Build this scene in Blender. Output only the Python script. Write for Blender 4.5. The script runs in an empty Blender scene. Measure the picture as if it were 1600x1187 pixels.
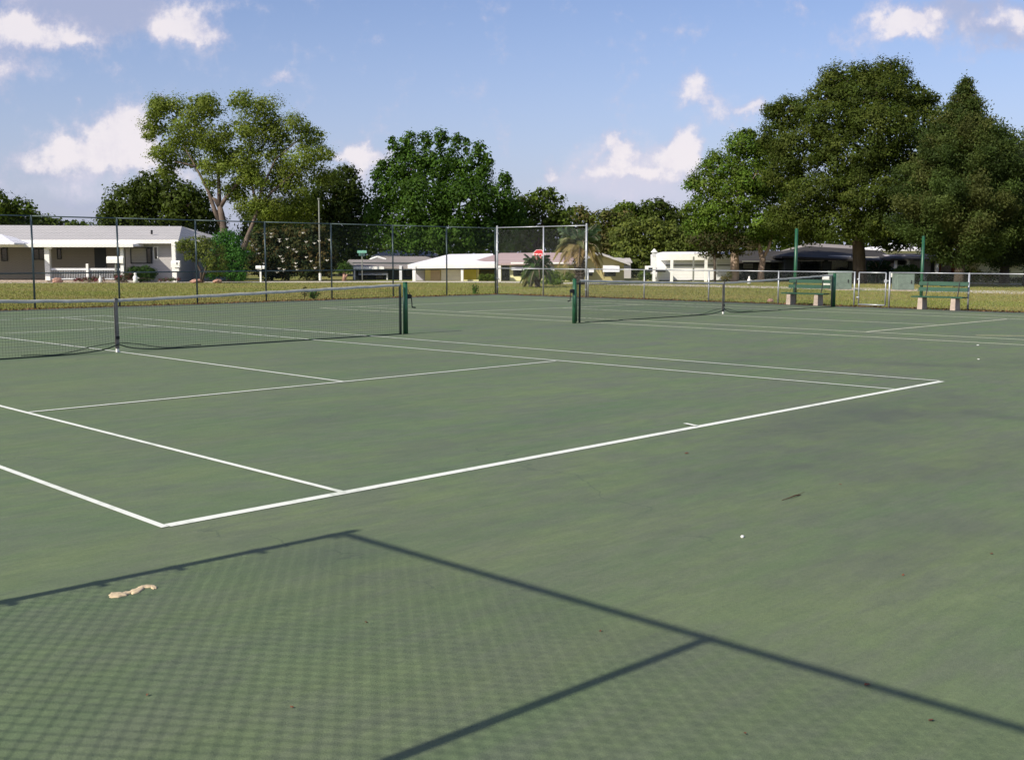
import bpy, math, random
import numpy as np
from mathutils import Vector, Matrix
R = math.radians
random.seed(7)
rng = np.random.default_rng(11)
S = bpy.context.scene
COL = S.collection

# ------------------------------------------------------------------ camera
CAM = np.array([-3.2174, -6.1295, 1.6408])
YAW, PITCH, ROLL, FPX = .7938, .1107, .0012, 1736.3      # focal length in photo pixels (1600 wide)
fw = np.array([math.sin(YAW) * math.cos(PITCH), math.cos(YAW) * math.cos(PITCH), -math.sin(PITCH)])
r0_ = np.array([math.cos(YAW), -math.sin(YAW), 0]); u0_ = np.cross(r0_, fw)
rt = r0_ * math.cos(ROLL) + u0_ * math.sin(ROLL); up = -r0_ * math.sin(ROLL) + u0_ * math.cos(ROLL)
FH = np.array([math.sin(YAW), math.cos(YAW), 0.])
RH = np.array([math.cos(YAW), -math.sin(YAW), 0.])
cd = bpy.data.cameras.new('camera'); cam = bpy.data.objects.new('camera', cd); COL.objects.link(cam)
cam.matrix_world = Matrix(((rt[0], up[0], -fw[0], CAM[0]), (rt[1], up[1], -fw[1], CAM[1]), (rt[2], up[2], -fw[2], CAM[2]), (0, 0, 0, 1)))
cd.sensor_width = 36; cd.lens = FPX / 1600 * 36; cd.clip_start = .05; cd.clip_end = 3000
S.camera = cam
S.view_settings.view_transform = 'Standard'; S.view_settings.look = 'None'
S.view_settings.exposure = 0.36; S.view_settings.gamma = 1.0

def ray(px, row):
    return fw + (px - 800) / FPX * rt - (row - 593.5) / FPX * up
def W(px, row, d):
    """world point seen in that direction, d metres ahead of the photographer"""
    v = ray(px, row); return CAM + v * (d / (v @ FH))
def G(px, row, z=0.):
    v = ray(px, row); return CAM + v * ((z - CAM[2]) / v[2])
def wx(px, X):
    v = ray(px, 420); return (CAM + v * ((X - CAM[0]) / v[0]))[1]
def wy(px, Y):
    v = ray(px, 420); return (CAM + v * ((Y - CAM[1]) / v[1]))[0]
def GD(px, d):
    p = W(px, 420, d); return np.array([p[0], p[1], 0.])
def HZ(px, row, d): return W(px, row, d)[2]

# ------------------------------------------------------------------ light
SUN_EL = R(35.3); sdir = np.array([-1, .04, 0]); sdir /= np.linalg.norm(sdir)
sundir = Vector((sdir[0] * math.cos(SUN_EL), sdir[1] * math.cos(SUN_EL), math.sin(SUN_EL)))
sl = bpy.data.lights.new('sun', 'SUN'); sl.energy = 4.3; sl.angle = R(.5); sl.color = (1, .93, .80)
so = bpy.data.objects.new('sun', sl); COL.objects.link(so)
so.rotation_euler = sundir.to_track_quat('Z', 'Y').to_euler(); so.location = (-20, 0, 30)

class NT:
    """tiny helper for node trees"""
    def __init__(s, tree): s.t = tree; s.n = tree.nodes; s.l = tree.links
    def new(s, typ, ins=None, **kw):
        nd = s.n.new(typ)
        for k, v in kw.items(): setattr(nd, k, v)
        for k, v in (ins or {}).items():
            sk = nd.inputs[k]
            if isinstance(v, bpy.types.NodeSocket): s.l.new(v, sk)
            else: sk.default_value = v
        return nd
    def math(s, op, a, b=None, c=None, clamp=False):
        ins = {0: a}
        if b is not None: ins[1] = b
        if c is not None: ins[2] = c
        return s.new('ShaderNodeMath', ins, operation=op, use_clamp=clamp).outputs[0]
    def vm(s, op, a, b=None):
        ins = {0: a}
        if b is not None: ins[1] = b
        nd = s.new('ShaderNodeVectorMath', ins, operation=op)
        return nd.outputs['Value'] if op in ('DOT_PRODUCT', 'LENGTH') else nd.outputs[0]
    def noise(s, vec, scale, detail=4, rough=.55, dim='3D'):
        return s.new('ShaderNodeTexNoise', {'Vector': vec, 'Scale': scale, 'Detail': detail, 'Roughness': rough}, noise_dimensions=dim).outputs[0]
    def ramp(s, fac, stops):
        nd = s.new('ShaderNodeValToRGB', {0: fac}); e = nd.color_ramp.elements
        while len(e) < len(stops): e.new(.5)
        for i, (p, c) in enumerate(stops):
            e[i].position = p; e[i].color = (c, c, c, 1) if isinstance(c, (int, float)) else (*c, 1)
        return nd.outputs[0]
    def mix(s, f, a, b, blend='MIX'):
        nd = s.new('ShaderNodeMix', data_type='RGBA', blend_type=blend)
        for k, v in ((0, f), (6, a), (7, b)):
            if isinstance(v, bpy.types.NodeSocket): s.l.new(v, nd.inputs[k])
            else: nd.inputs[k].default_value = v if k == 0 else (*v, 1)
        return nd.outputs[2]

wd = bpy.data.worlds.new('World'); S.world = wd; wd.use_nodes = True
w = NT(wd.node_tree); w.n.clear()
sky = w.new('ShaderNodeTexSky', sky_type='NISHITA'); sky.sun_disc = False
sky.sun_elevation = SUN_EL; sky.sun_rotation = math.atan2(sdir[0], sdir[1]) % (2 * math.pi)
sky.air_density = 1.0; sky.dust_density = 1.2; sky.ozone_density = 3.0; sky.altitude = 0
tc = w.new('ShaderNodeTexCoord').outputs['Generated']
dF = w.vm('DOT_PRODUCT', tc, tuple(FH)); dR = w.vm('DOT_PRODUCT', tc, tuple(RH)); dZ = w.vm('DOT_PRODUCT', tc, (0, 0, 1))
dFs = w.math('MAXIMUM', dF, .05)
U = w.math('DIVIDE', dR, dFs); V = w.math('DIVIDE', dZ, dFs)
uv = w.new('ShaderNodeCombineXYZ', {0: U, 1: V, 2: 0.}).outputs[0]
nz = w.new('ShaderNodeTexNoise', {'Vector': uv, 'Scale': 26., 'Detail': 8., 'Roughness': .6}, noise_dimensions='2D')
warp = w.vm('MULTIPLY', w.vm('SUBTRACT', nz.outputs['Color'], (.5, .5, .5)), (.042, .036, 0))
uvw = w.vm('ADD', uv, warp)
def cloudfield(blobs):
    out = None
    for (px, row, rx, ry, a) in blobs:
        v = ray(px, row); u_ = (v @ RH) / (v @ FH); v_ = v[2] / (v @ FH)
        q = w.vm('MULTIPLY', w.vm('SUBTRACT', uvw, (u_, v_, 0)), (FPX / rx / 1.12, FPX / ry / 1.12, 0))
        l2 = w.vm('DOT_PRODUCT', q, q)
        g = w.math('MULTIPLY', w.math('EXPONENT', w.math('MULTIPLY', l2, -1.1)), a)
        out = g if out is None else w.math('ADD', out, g)
    return out
white = [(60, 50, 60, 26, .95), (15, 40, 40, 30, .8), (125, 66, 38, 12, .6), (262, 40, 34, 22, .85), (305, 30, 36, 26, .9), (300, 58, 40, 14, .6), (345, 55, 22, 26, .45), (20, 108, 38, 18, .7),
         (437, 122, 36, 9, .6), (119, 152, 10, 10, .5), (180, 212, 48, 34, 1.), (150, 245, 60, 26, .9), (215, 195, 30, 24, .8), (50, 250, 40, 22, .9), (215, 250, 40, 24, .8), (100, 225, 30, 18, .4),
         (545, 240, 34, 14, .8), (590, 245, 34, 16, .8), (575, 268, 26, 12, .7), (290, 270, 30, 20, .6), (850, 262, 18, 16, .7), (866, 272, 18, 14, .55), (955, 222, 22, 18, .9), (968, 245, 26, 24, .9), (1002, 268, 32, 11, .9),
         (935, 266, 22, 14, .6), (1040, 235, 34, 24, .5), (1075, 225, 24, 24, 1.), (1050, 250, 34, 22, .8), (1082, 130, 22, 18, .9), (1098, 158, 24, 14, .8), (1140, 176, 36, 12, .7), (1175, 170, 20, 16, .7),
         (1385, 38, 32, 20, .95), (1420, 30, 36, 24, .95), (1450, 40, 24, 18, .7), (1575, 22, 34, 14, .8), (1540, 34, 24, 10, .45), (1600, 40, 30, 14, .6), (895, 227, 10, 8, .28), (1245, 28, 12, 24, .3), (1250, 10, 14, 8, .3), (1310, 55, 26, 8, .2), (980, 22, 16, 5, .3)]
grey = [(60, 0, 110, 34, .65), (160, 25, 70, 40, .6), (210, 15, 50, 28, .5), (30, 80, 60, 20, .4), (1480, 25, 60, 26, .6), (1570, 50, 60, 22, .65), (1540, 5, 110, 14, .45), (15, 120, 50, 30, .3), (335, 75, 34, 18, .3),
        (960, 300, 110, 20, .5), (1030, 285, 70, 24, .4), (560, 290, 80, 22, .3), (140, 320, 90, 12, .35), (120, 275, 120, 14, .35), (60, 165, 50, 10, .12)]
fb = w.noise(uv, 24., 8, .64, '2D'); fb2 = w.noise(uv, 90., 6, .6, '2D')
nfx = w.math('ADD', w.math('MULTIPLY', w.math('SUBTRACT', fb, .5), 1.5), w.math('MULTIPLY', w.math('SUBTRACT', fb2, .5), .45))
front = w.math('GREATER_THAN', dF, .06)
cw = w.math('MULTIPLY', w.new('ShaderNodeMapRange', {0: w.math('ADD', cloudfield(white), nfx), 1: .08, 2: 1.12}, interpolation_type='SMOOTHSTEP').outputs[0], front)
cg = w.math('MULTIPLY', w.new('ShaderNodeMapRange', {0: w.math('ADD', cloudfield(grey), w.math('MULTIPLY', nfx, .6)), 1: .05, 2: .8}, interpolation_type='SMOOTHSTEP').outputs[0], front)
K = 1 / .1
skyc = w.mix(1., sky.outputs[0], (1.05, .96, 1.08), 'MULTIPLY')
hz = w.math('POWER', w.math('SUBTRACT', 1., w.new('ShaderNodeMapRange', {0: V, 1: -.02, 2: .26}).outputs[0]), 1.6)
skyc = w.mix(w.math('MULTIPLY', hz, .8), skyc, (.39 * K, .43 * K, .61 * K))
c1 = w.mix(w.math('MULTIPLY', cg, .75), skyc, (.34 * K, .37 * K, .51 * K))
shade = w.mix(w.new('ShaderNodeMapRange', {0: w.math('ADD', w.math('MULTIPLY', fb, .5), w.math('MULTIPLY', cw, .5)), 1: .35, 2: .75}).outputs[0], (.50 * K, .47 * K, .58 * K), (.72 * K, .67 * K, .69 * K))
veil = [(1000, 298, 120, 26, .8), (1040, 250, 90, 34, .45), (960, 250, 60, 30, .5), (560, 285, 90, 24, .5), (150, 290, 120, 22, .45), (150, 235, 90, 34, .4), (860, 290, 50, 20, .4), (1120, 160, 60, 26, .3), (290, 55, 80, 34, .4), (440, 124, 50, 14, .3), (1420, 40, 70, 34, .35), (30, 110, 60, 26, .4)]
cv = w.math('MULTIPLY', w.new('ShaderNodeMapRange', {0: w.math('ADD', cloudfield(veil), w.math('MULTIPLY', nfx, .7)), 1: .02, 2: 1.0}, interpolation_type='SMOOTHSTEP').outputs[0], front)
c1 = w.mix(w.math('MULTIPLY', cv, .75), c1, (.54 * K, .54 * K, .64 * K))
c2 = w.mix(w.math('MULTIPLY', cw, .88), c1, shade)
bg = w.new('ShaderNodeBackground', {0: c2, 1: .1})
w.l.new(bg.outputs[0], w.new('ShaderNodeOutputWorld').inputs[0])
wd.cycles.sampling_method = 'MANUAL'; wd.cycles.sample_map_resolution = 512

# ------------------------------------------------------------------ materials
def mat(name, col, rough=.7, spec=.3, metal=0., var=.12, vscale=3., bump=0., bscale=60., fn=None, coord='Object', stretch=(1, 1, 1)):
    m = bpy.data.materials.new(name); m.use_nodes = True; t = NT(m.node_tree); t.n.clear()
    b = t.new('ShaderNodeBsdfPrincipled', {'Roughness': rough, 'Specular IOR Level': spec, 'Metallic': metal})
    o = t.new('ShaderNodeOutputMaterial'); t.l.new(b.outputs[0], o.inputs[0])
    vec = t.vm('MULTIPLY', t.new('ShaderNodeTexCoord').outputs[coord], stretch)
    if fn: c = fn(t, vec, b)
    else:
        n = t.noise(vec, vscale, 6, .6)
        lo = tuple(x * (1 - var) for x in col); hi = tuple(min(1, x * (1 + var)) for x in col)
        c = t.mix(t.ramp(n, [(.3, 0.), (.7, 1.)]), lo, hi)
    if c is not None: t.l.new(c, b.inputs['Base Color'])
    if bump:
        bn = t.new('ShaderNodeBump', {'Strength': bump, 'Distance': .02, 'Height': t.noise(vec, bscale, 4, .6)})
        t.l.new(bn.outputs[0], b.inputs['Normal'])
    m['t'] = 1
    return m

EY, EX = 28.1, 30.75
def stain(px0, r0, px1, r1, w_, am):
    a, b_ = G(px0, r0), G(px1, r1); c = (a + b_) / 2; d = b_ - a
    return (c[0], c[1], np.linalg.norm(d) * .6, w_, math.atan2(d[1], d[0]), am)
STAINS = [stain(1340, 567, 1640, 578, .32, .6), stain(1480, 640, 1640, 662, .22, .6), stain(1180, 553, 1330, 562, .3, .3), stain(560, 725, 900, 655, .35, .3), stain(1180, 690, 1500, 620, .7, .6), stain(1250, 790, 1640, 700, .45, .4), stain(1150, 745, 1320, 720, .3, .4), stain(300, 690, 620, 640, .3, .35), stain(1300, 900, 1600, 800, .35, .3), stain(1000, 770, 1400, 690, .4, .35), stain(1540, 570, 1700, 560, .5, .5)]
def court_fn(t, vec, b):
    big = t.noise(vec, .11, 5, .55)
    st = t.noise(t.vm('MULTIPLY', vec, (.28, 1.5, 1)), .7, 7, .62)          # squeegee streaks along the baseline
    st2 = t.noise(t.vm('MULTIPLY', vec, (.35, 3.2, 1)), 2.4, 7, .66)
    med = t.noise(vec, 1.1, 8, .68)
    fine = t.noise(vec, 55., 5, .7)
    grain = t.noise(vec, 260., 3, .7)
    green = (.106, .162, .080); olive = (.146, .194, .090); slate = (.126, .146, .106)
    c = t.mix(t.ramp(st, [(.38, 0.), (.62, 1.)]), green, olive)
    sx = t.new('ShaderNodeSeparateXYZ', {0: vec}).outputs
    drift = t.new('ShaderNodeMapRange', {0: t.math('SUBTRACT', sx[0], t.math('MULTIPLY', sx[1], .35)), 1: -3., 2: 11.}).outputs[0]
    sl_ = t.math('MULTIPLY', t.ramp(t.math('ADD', t.math('MULTIPLY', med, .55), t.math('MULTIPLY', st2, .45)), [(.44, 0.), (.57, 1.)]), t.math('ADD', t.math('MULTIPLY', drift, .45), .50))
    c = t.mix(sl_, c, slate)
    c = t.mix(t.math('MULTIPLY', t.ramp(big, [(.35, 0.), (.65, 1.)]), .35), c, (.15, .175, .09))
    c = t.mix(1., c, t.ramp(t.noise(t.vm('MULTIPLY', vec, (.7, 1.6, 1)), 4.5, 8, .72), [(.3, (.86, .87, .90)), (.7, (1.10, 1.09, 1.08))]), 'MULTIPLY')
    c = t.mix(1., c, t.ramp(t.noise(t.vm('MULTIPLY', vec, (.25, 2.2, 1)), 9., 5, .7), [(.3, (.93, .93, .94)), (.7, (1.06, 1.06, 1.05))]), 'MULTIPLY')
    c = t.mix(1., c, t.ramp(fine, [(.25, (.85, .86, .88)), (.75, (1.15, 1.14, 1.12))]), 'MULTIPLY')
    c = t.mix(1., c, t.ramp(grain, [(.3, .78), (.7, 1.24)]), 'MULTIPLY')
    # fine scuffs and a few old dark blotches
    for (ax_, ay_, lx, ly, an, am) in STAINS:
        q = t.vm('SUBTRACT', vec, (ax_, ay_, 0)); ca, sa = math.cos(an), math.sin(an)
        e1 = t.math('DIVIDE', t.vm('DOT_PRODUCT', q, (ca, sa, 0)), lx); e2 = t.math('DIVIDE', t.vm('DOT_PRODUCT', q, (-sa, ca, 0)), ly)
        r2 = t.math('ADD', t.math('MULTIPLY', e1, e1), t.math('MULTIPLY', e2, e2))
        g_ = t.math('MULTIPLY', t.math('MULTIPLY', t.math('EXPONENT', t.math('MULTIPLY', r2, -1.)), t.ramp(t.math('ADD', med, t.math('MULTIPLY', t.math('SUBTRACT', st, .5), .6)), [(.30, .15), (.65, 1.)])), am)
        c = t.mix(g_, c, (.078, .090, .072))
    edge = t.math('MAXIMUM', t.math('SUBTRACT', sx[0], EX), t.math('SUBTRACT', sx[1], EY))
    edge = t.math('ADD', edge, t.math('MULTIPLY', t.math('SUBTRACT', med, .5), 1.1))
    c = t.mix(t.new('ShaderNodeMapRange', {0: edge, 1: -1.2, 2: -.35, 4: .8}).outputs[0], c, (.062, .072, .066))
    v = t.noise(t.vm('MULTIPLY', vec, (.6, 1.2, 1)), .33, 3, .5)
    blot = t.math('MULTIPLY', t.ramp(v, [(.60, 0.), (.72, 1.)]), .35)
    c = t.mix(blot, c, (.085, .105, .085))
    wv = t.new('ShaderNodeTexVoronoi', {'Vector': t.vm('ADD', vec, t.vm('MULTIPLY', t.new('ShaderNodeTexNoise', {'Vector': vec, 'Scale': 1.3, 'Detail': 5.}).outputs['Color'], (1.4, 1.4, 0))), 'Scale': .21}, feature='DISTANCE_TO_EDGE')
    cr = t.math('MULTIPLY', t.math('LESS_THAN', wv.outputs['Distance'], .0016), t.ramp(t.noise(vec, .5, 2), [(.5, 0.), (.6, .35)]))
    c = t.mix(cr, c, (.06, .08, .06))
    return c
M = {}
M['court'] = mat('court_paint', None, .80, .22, fn=court_fn, bump=.25, bscale=220.)
def line_fn(t, vec, b):
    n = t.noise(vec, 9., 8, .7); n2 = t.noise(vec, 1.1, 3, .5)
    wear = t.ramp(t.math('ADD', t.math('MULTIPLY', n, .7), t.math('MULTIPLY', n2, .4)), [(.56, 0.), (.70, .6)])
    return t.mix(wear, (.78, .80, .70), (.40, .46, .34))
def line2_fn(t, vec, b):
    n = t.noise(vec, 7., 8, .7)
    return t.mix(t.ramp(n, [(.45, .0), (.72, .55)]), (.80, .80, .60), (.36, .41, .28))
M['line'] = mat('line_paint', None, .7, .3, fn=line_fn)
M['line_old'] = mat('old_line_paint', None, .75, .3, fn=line2_fn)
def grass_fn(t, vec, b):
    n = t.noise(vec, .16, 5, .6); m_ = t.noise(vec, .9, 6, .65); f_ = t.noise(vec, 14., 4, .7)
    c = t.mix(t.ramp(n, [(.40, 0.), (.60, 1.)]), (.205, .225, .058), (.270, .235, .088))
    c = t.mix(t.math('MULTIPLY', t.ramp(m_, [(.45, 0.), (.65, 1.)]), .55), c, (.15, .175, .040))
    return t.mix(1., c, t.ramp(f_, [(.2, .72), (.8, 1.28)]), 'MULTIPLY')
M['grass'] = mat('dry_grass', None, .9, .1, fn=grass_fn, bump=.6, bscale=30.)
M['path'] = mat('concrete_path', (.55, .50, .42), .85, .2, var=.12, vscale=1.)
M['dirt'] = mat('dirt', (.115, .090, .062), .95, .1, var=.5, vscale=2.5, bump=.6, bscale=20.)
def leafmat(name, trans=.40, rough=.6, spec=.12):
    m = bpy.data.materials.new(name); m.use_nodes = True; t = NT(m.node_tree); t.n.clear()
    a = t.new('ShaderNodeAttribute', attribute_name='tint').outputs[0]
    b = t.new('ShaderNodeBsdfPrincipled', {'Base Color': a, 'Roughness': rough, 'Specular IOR Level': spec})
    tr = t.new('ShaderNodeBsdfTranslucent', {'Color': t.mix(1., a, (1.25, 1.3, .55), 'MULTIPLY')})
    mx = t.new('ShaderNodeMixShader', {0: trans, 1: b.outputs[0], 2: tr.outputs[0]})
    t.l.new(mx.outputs[0], t.new('ShaderNodeOutputMaterial').inputs[0]); return m
M['leaf'] = leafmat('leaf'); M['blade'] = leafmat('grass_blade', .2, .8, .1)
M['bark'] = mat('bark', (.085, .068, .052), .9, .15, var=.4, vscale=5., bump=.8, bscale=18., stretch=(1, 1, .25))
M['bark_pale'] = mat('pale_bark', (.36, .27, .21), .85, .2, var=.4, vscale=3., bump=.6, bscale=14., stretch=(1, 1, .3))
M['bark_mid'] = mat('grey_brown_bark', (.13, .10, .08), .85, .15, var=.4, vscale=3., bump=.6, bscale=14., stretch=(1, 1, .3))
M['galv'] = mat('galvanised_steel', (.40, .42, .43), .45, .5, .55, var=.15, vscale=8.)
M['vinyl'] = mat('dark_coated_steel', (.10, .135, .13), .55, .4, .1, var=.25, vscale=8.)
M['green'] = mat('green_enamel', (.014, .080, .036), .4, .5, var=.25, vscale=6.)
M['wire'] = mat('galvanised_wire', (.30, .32, .31), .5, .5, .3)
M['wire_dark'] = mat('coated_wire', (.085, .11, .10), .6, .3)
M['net'] = mat('net_cord', (.040, .055, .045), .8, .2)
M['tape'] = mat('canvas_tape', (.40, .41, .38), .85, .15, var=.22, vscale=5.)
M['strap'] = mat('strap_webbing', (.24, .22, .20), .85, .15, var=.25, vscale=12.)
M['iron'] = mat('dark_iron', (.02, .02, .022), .5, .5, .4)
M['white'] = mat('white_paint', (.80, .79, .74), .6, .3, var=.05)
M['awning'] = mat('white_aluminium', (.66, .67, .68), .5, .4, var=.06)
M['concrete'] = mat('bench_concrete', (.40, .33, .27), .9, .2, var=.2, vscale=6., bump=.5, bscale=40.)
M['plank'] = mat('green_plank', (.015, .065, .036), .6, .35, var=.35, vscale=5., stretch=(1, .2, 1))
def shingle(name, a, b_):
    def f(t, vec, b):
        n = t.noise(vec, .6, 4); f_ = t.noise(vec, 12., 4, .7)
        wv = t.new('ShaderNodeTexWave', {'Vector': vec, 'Scale': 1.6, 'Distortion': .6}, bands_direction='Z').outputs[1]
        c = t.mix(n, a, b_); c = t.mix(1., c, t.ramp(f_, [(.2, .86), (.8, 1.12)]), 'MULTIPLY')
        return t.mix(1., c, t.ramp(wv, [(0., .92), (.5, 1.02)]), 'MULTIPLY')
    return mat(name, None, .9, .15, fn=f)
M['roof_grey'] = shingle('pale_grey_shingle', (.40, .39, .38), (.50, .48, .47))
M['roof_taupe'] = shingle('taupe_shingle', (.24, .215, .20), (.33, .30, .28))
M['roof_pink'] = shingle('pinkish_brown_shingle', (.36, .27, .26), (.45, .345, .33))
M['roof_white'] = shingle('white_coated_roof', (.78, .77, .79), (.84, .83, .85))
M['roof_shade_dark'] = shingle('shade_dark_shingle', (.042, .038, .034), (.065, .060, .055))  # shingle colour lowered so that shade is part of it
def siding(name, col, sc=1.6):
    def f(t, vec, b):
        wv = t.new('ShaderNodeTexWave', {'Vector': vec, 'Scale': sc, 'Distortion': 0.}, bands_direction='Z', wave_profile='SAW').outputs[1]
        n = t.noise(vec, 1.2, 5)
        c = t.mix(n, tuple(x * .92 for x in col), tuple(min(1, x * 1.06) for x in col))
        return t.mix(1., c, t.ramp(wv, [(0., .88), (.25, 1.)]), 'MULTIPLY')
    return mat(name, None, .75, .25, fn=f)
M['sid_grey'] = siding('pale_grey_siding', (.46, .44, .43))
M['sid_beige'] = siding('beige_siding', (.38, .35, .29))
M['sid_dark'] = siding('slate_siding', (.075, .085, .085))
M['sid_white'] = siding('white_siding', (.80, .80, .78))
M['sid_lav'] = siding('grey_lavender_siding', (.46, .44, .50))
M['stucco_yel'] = mat('yellow_stucco', (.66, .56, .22), .9, .15, var=.06, vscale=1., bump=.2)
M['stucco_pale'] = mat('pale_yellow_stucco', (.78, .74, .42), .9, .15, var=.05, vscale=1.)
M['stucco_olive'] = mat('khaki_stucco', (.40, .35, .17), .9, .15, var=.08, vscale=1.)
M['cream'] = siding('cream_garage_panel', (.70, .64, .50), 1.1)
M['tan'] = mat('tan_panel', (.42, .31, .18), .85, .2, var=.08)
M['mustard'] = mat('mustard_screen', (.52, .42, .06), .85, .2, var=.08)
M['glass'] = mat('window_glass', (.012, .016, .02), .08, .6, var=.2)
M['door_dark'] = mat('dark_door', (.03, .035, .035), .5, .4)
M['brick'] = mat('red_brick', (.28, .09, .06), .9, .2, var=.35, vscale=9.)
M['red'] = mat('red_sheeting', (.62, .025, .03), .4, .5, var=.06)
M['sign_white'] = mat('white_sheeting', (.82, .82, .82), .4, .5, var=.03)
M['pole'] = mat('weathered_pole', (.19, .20, .17), .8, .3, var=.2)
M['cab'] = mat('grey_green_enamel', (.145, .19, .155), .6, .35, var=.25, vscale=4.)
M['rock'] = mat('pinkish_rock', (.42, .25, .19), .9, .2, var=.3, vscale=6., bump=.6, bscale=10.)
M['petal'] = mat('white_petal', (.82, .80, .72), .6, .3, var=.03)
M['pinkpetal'] = mat('magenta_petal', (.45, .05, .16), .6, .3, var=.2)
M['dryleaf'] = mat('dry_leaf', (.66, .52, .32), .8, .25, var=.3, vscale=30.)
M['brownleaf'] = mat('brown_leaf', (.16, .06, .03), .8, .25, var=.4, vscale=40.)
M['twig'] = mat('twig_bark', (.10, .05, .035), .9, .1)
M['pebble'] = mat('white_pebble', (.80, .79, .74), .7, .3)

# ------------------------------------------------------------------ mesh helpers
class MB:
    def __init__(s): s.v = []; s.f = []
    def add(s, vs, fs):
        o = len(s.v); s.v += [tuple(map(float, p)) for p in vs]; s.f += [tuple(o + i for i in f) for f in fs]; return s
    def box8(s, b, t):   # bottom 4, top 4
        return s.add(list(b) + list(t), [(3, 2, 1, 0), (4, 5, 6, 7), (0, 1, 5, 4), (1, 2, 6, 5), (2, 3, 7, 6), (3, 0, 4, 7)])
    def box(s, c, sx, sy, sz, ax=None):
        """box centred at c; ax = (x-axis, y-axis) unit vectors on the ground"""
        c = np.array(c, float); X, Y = ax if ax is not None else (np.array([1., 0, 0]), np.array([0, 1., 0])); Z = np.array([0, 0, 1.])
        q = [(-1, -1), (1, -1), (1, 1), (-1, 1)]
        return s.box8([c + X * a * sx / 2 + Y * b * sy / 2 - Z * sz / 2 for a, b in q], [c + X * a * sx / 2 + Y * b * sy / 2 + Z * sz / 2 for a, b in q])
    def tube(s, pts, rad, n=8, cap=True):
        pts = [np.array(p, float) for p in pts]; k = len(pts)
        rad = list(rad) if hasattr(rad, '__len__') else [rad] * k
        vs = []; o = None
        for i, p in enumerate(pts):
            d = pts[min(i + 1, k - 1)] - pts[max(i - 1, 0)]; d /= (np.linalg.norm(d) + 1e-9)
            if o is None: o = np.cross(d, [0, 0, 1.] if abs(d[2]) < .9 else [1., 0, 0])
            o = o - d * (o @ d); o /= np.linalg.norm(o) + 1e-9; e = np.cross(d, o)
            for j in range(n):
                a = 2 * math.pi * j / n; vs.append(p + rad[i] * (math.cos(a) * o + math.sin(a) * e))
        fs = [(i * n + j, i * n + (j + 1) % n, (i + 1) * n + (j + 1) % n, (i + 1) * n + j) for i in range(k - 1) for j in range(n)]
        if cap: fs += [tuple(range(n - 1, -1, -1)), tuple((k - 1) * n + j for j in range(n))]
        return s.add(vs, fs)
    def ball(s, c, r, seg=10, rings=6, sq=(1, 1, 1), jit=0.):
        vs = [(c[0], c[1], c[2] - r * sq[2])]; 
        for i in range(1, rings):
            th = math.pi * i / rings
            for j in range(seg):
                a = 2 * math.pi * j / seg; k = r * (1 + random.uniform(-jit, jit))
                vs.append((c[0] + k * sq[0] * math.sin(th) * math.cos(a), c[1] + k * sq[1] * math.sin(th) * math.sin(a), c[2] - k * sq[2] * math.cos(th)))
        vs.append((c[0], c[1], c[2] + r * sq[2])); L = len(vs) - 1
        fs = [(0, 1 + (j + 1) % seg, 1 + j) for j in range(seg)]
        for i in range(rings - 2):
            for j in range(seg):
                a = 1 + i * seg; fs.append((a + j, a + (j + 1) % seg, a + seg + (j + 1) % seg, a + seg + j))
        a = 1 + (rings - 2) * seg; fs += [(a + j, a + (j + 1) % seg, L) for j in range(seg)]
        return s.add(vs, fs)
    def build(s, name, m, parent=None, smooth=False, bevel=0., org=None):
        root = parent
        off = np.zeros(3)
        if parent is not None:
            while root.parent: root = root.parent
            off = np.array(root.location)
        elif org is not None: off = np.array(org, float)
        me = bpy.data.meshes.new(name)
        me.from_pydata([tuple(np.array(v) - off) for v in s.v], [], s.f); me.update()
        if smooth: me.polygons.foreach_set('use_smooth', [True] * len(me.polygons))
        ob = bpy.data.objects.new(name, me); COL.objects.link(ob)
        me.materials.append(m if not isinstance(m, str) else M[m])
        if parent is not None: ob.parent = parent
        elif org is not None: ob.location = tuple(off)
        if bevel:
            bv = ob.modifiers.new('bevel', 'BEVEL'); bv.width = bevel; bv.segments = 2; bv.limit_method = 'ANGLE'
        return ob

def tag(o, label=None, cat=None, group=None, kind=None):
    for k, v in (('label', label), ('category', cat), ('group', group), ('kind', kind)):
        if v: o[k] = v
    return o
def thing(name, label, cat, loc, group=None):
    o = bpy.data.objects.new(name, None); o.empty_display_size = .3; COL.objects.link(o); o.location = tuple(map(float, loc))
    return tag(o, label, cat, group)
def dup(root, loc, label, rotz=0):
    r = root.copy(); COL.objects.link(r); r.location = tuple(map(float, loc)); r.rotation_euler = (0, 0, rotz); r['label'] = label
    for ch in list(root.children):
        c = ch.copy(); COL.objects.link(c); c.parent = r
        for g_ in ch.children:
            d = g_.copy(); COL.objects.link(d); d.parent = c
    return r

# ------------------------------------------------------------------ ground
def sheet(name, pts, z, m, kind='structure'):
    mb = MB(); mb.add([(p[0], p[1], z) for p in pts], [tuple(range(len(pts)))])
    return tag(mb.build(name, m), kind=kind)
sheet('ground', [(-900, -900), (1400, -900), (1400, 1400), (-900, 1400)], -.03, 'grass')
EY, EX = 28.1, 30.75
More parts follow.
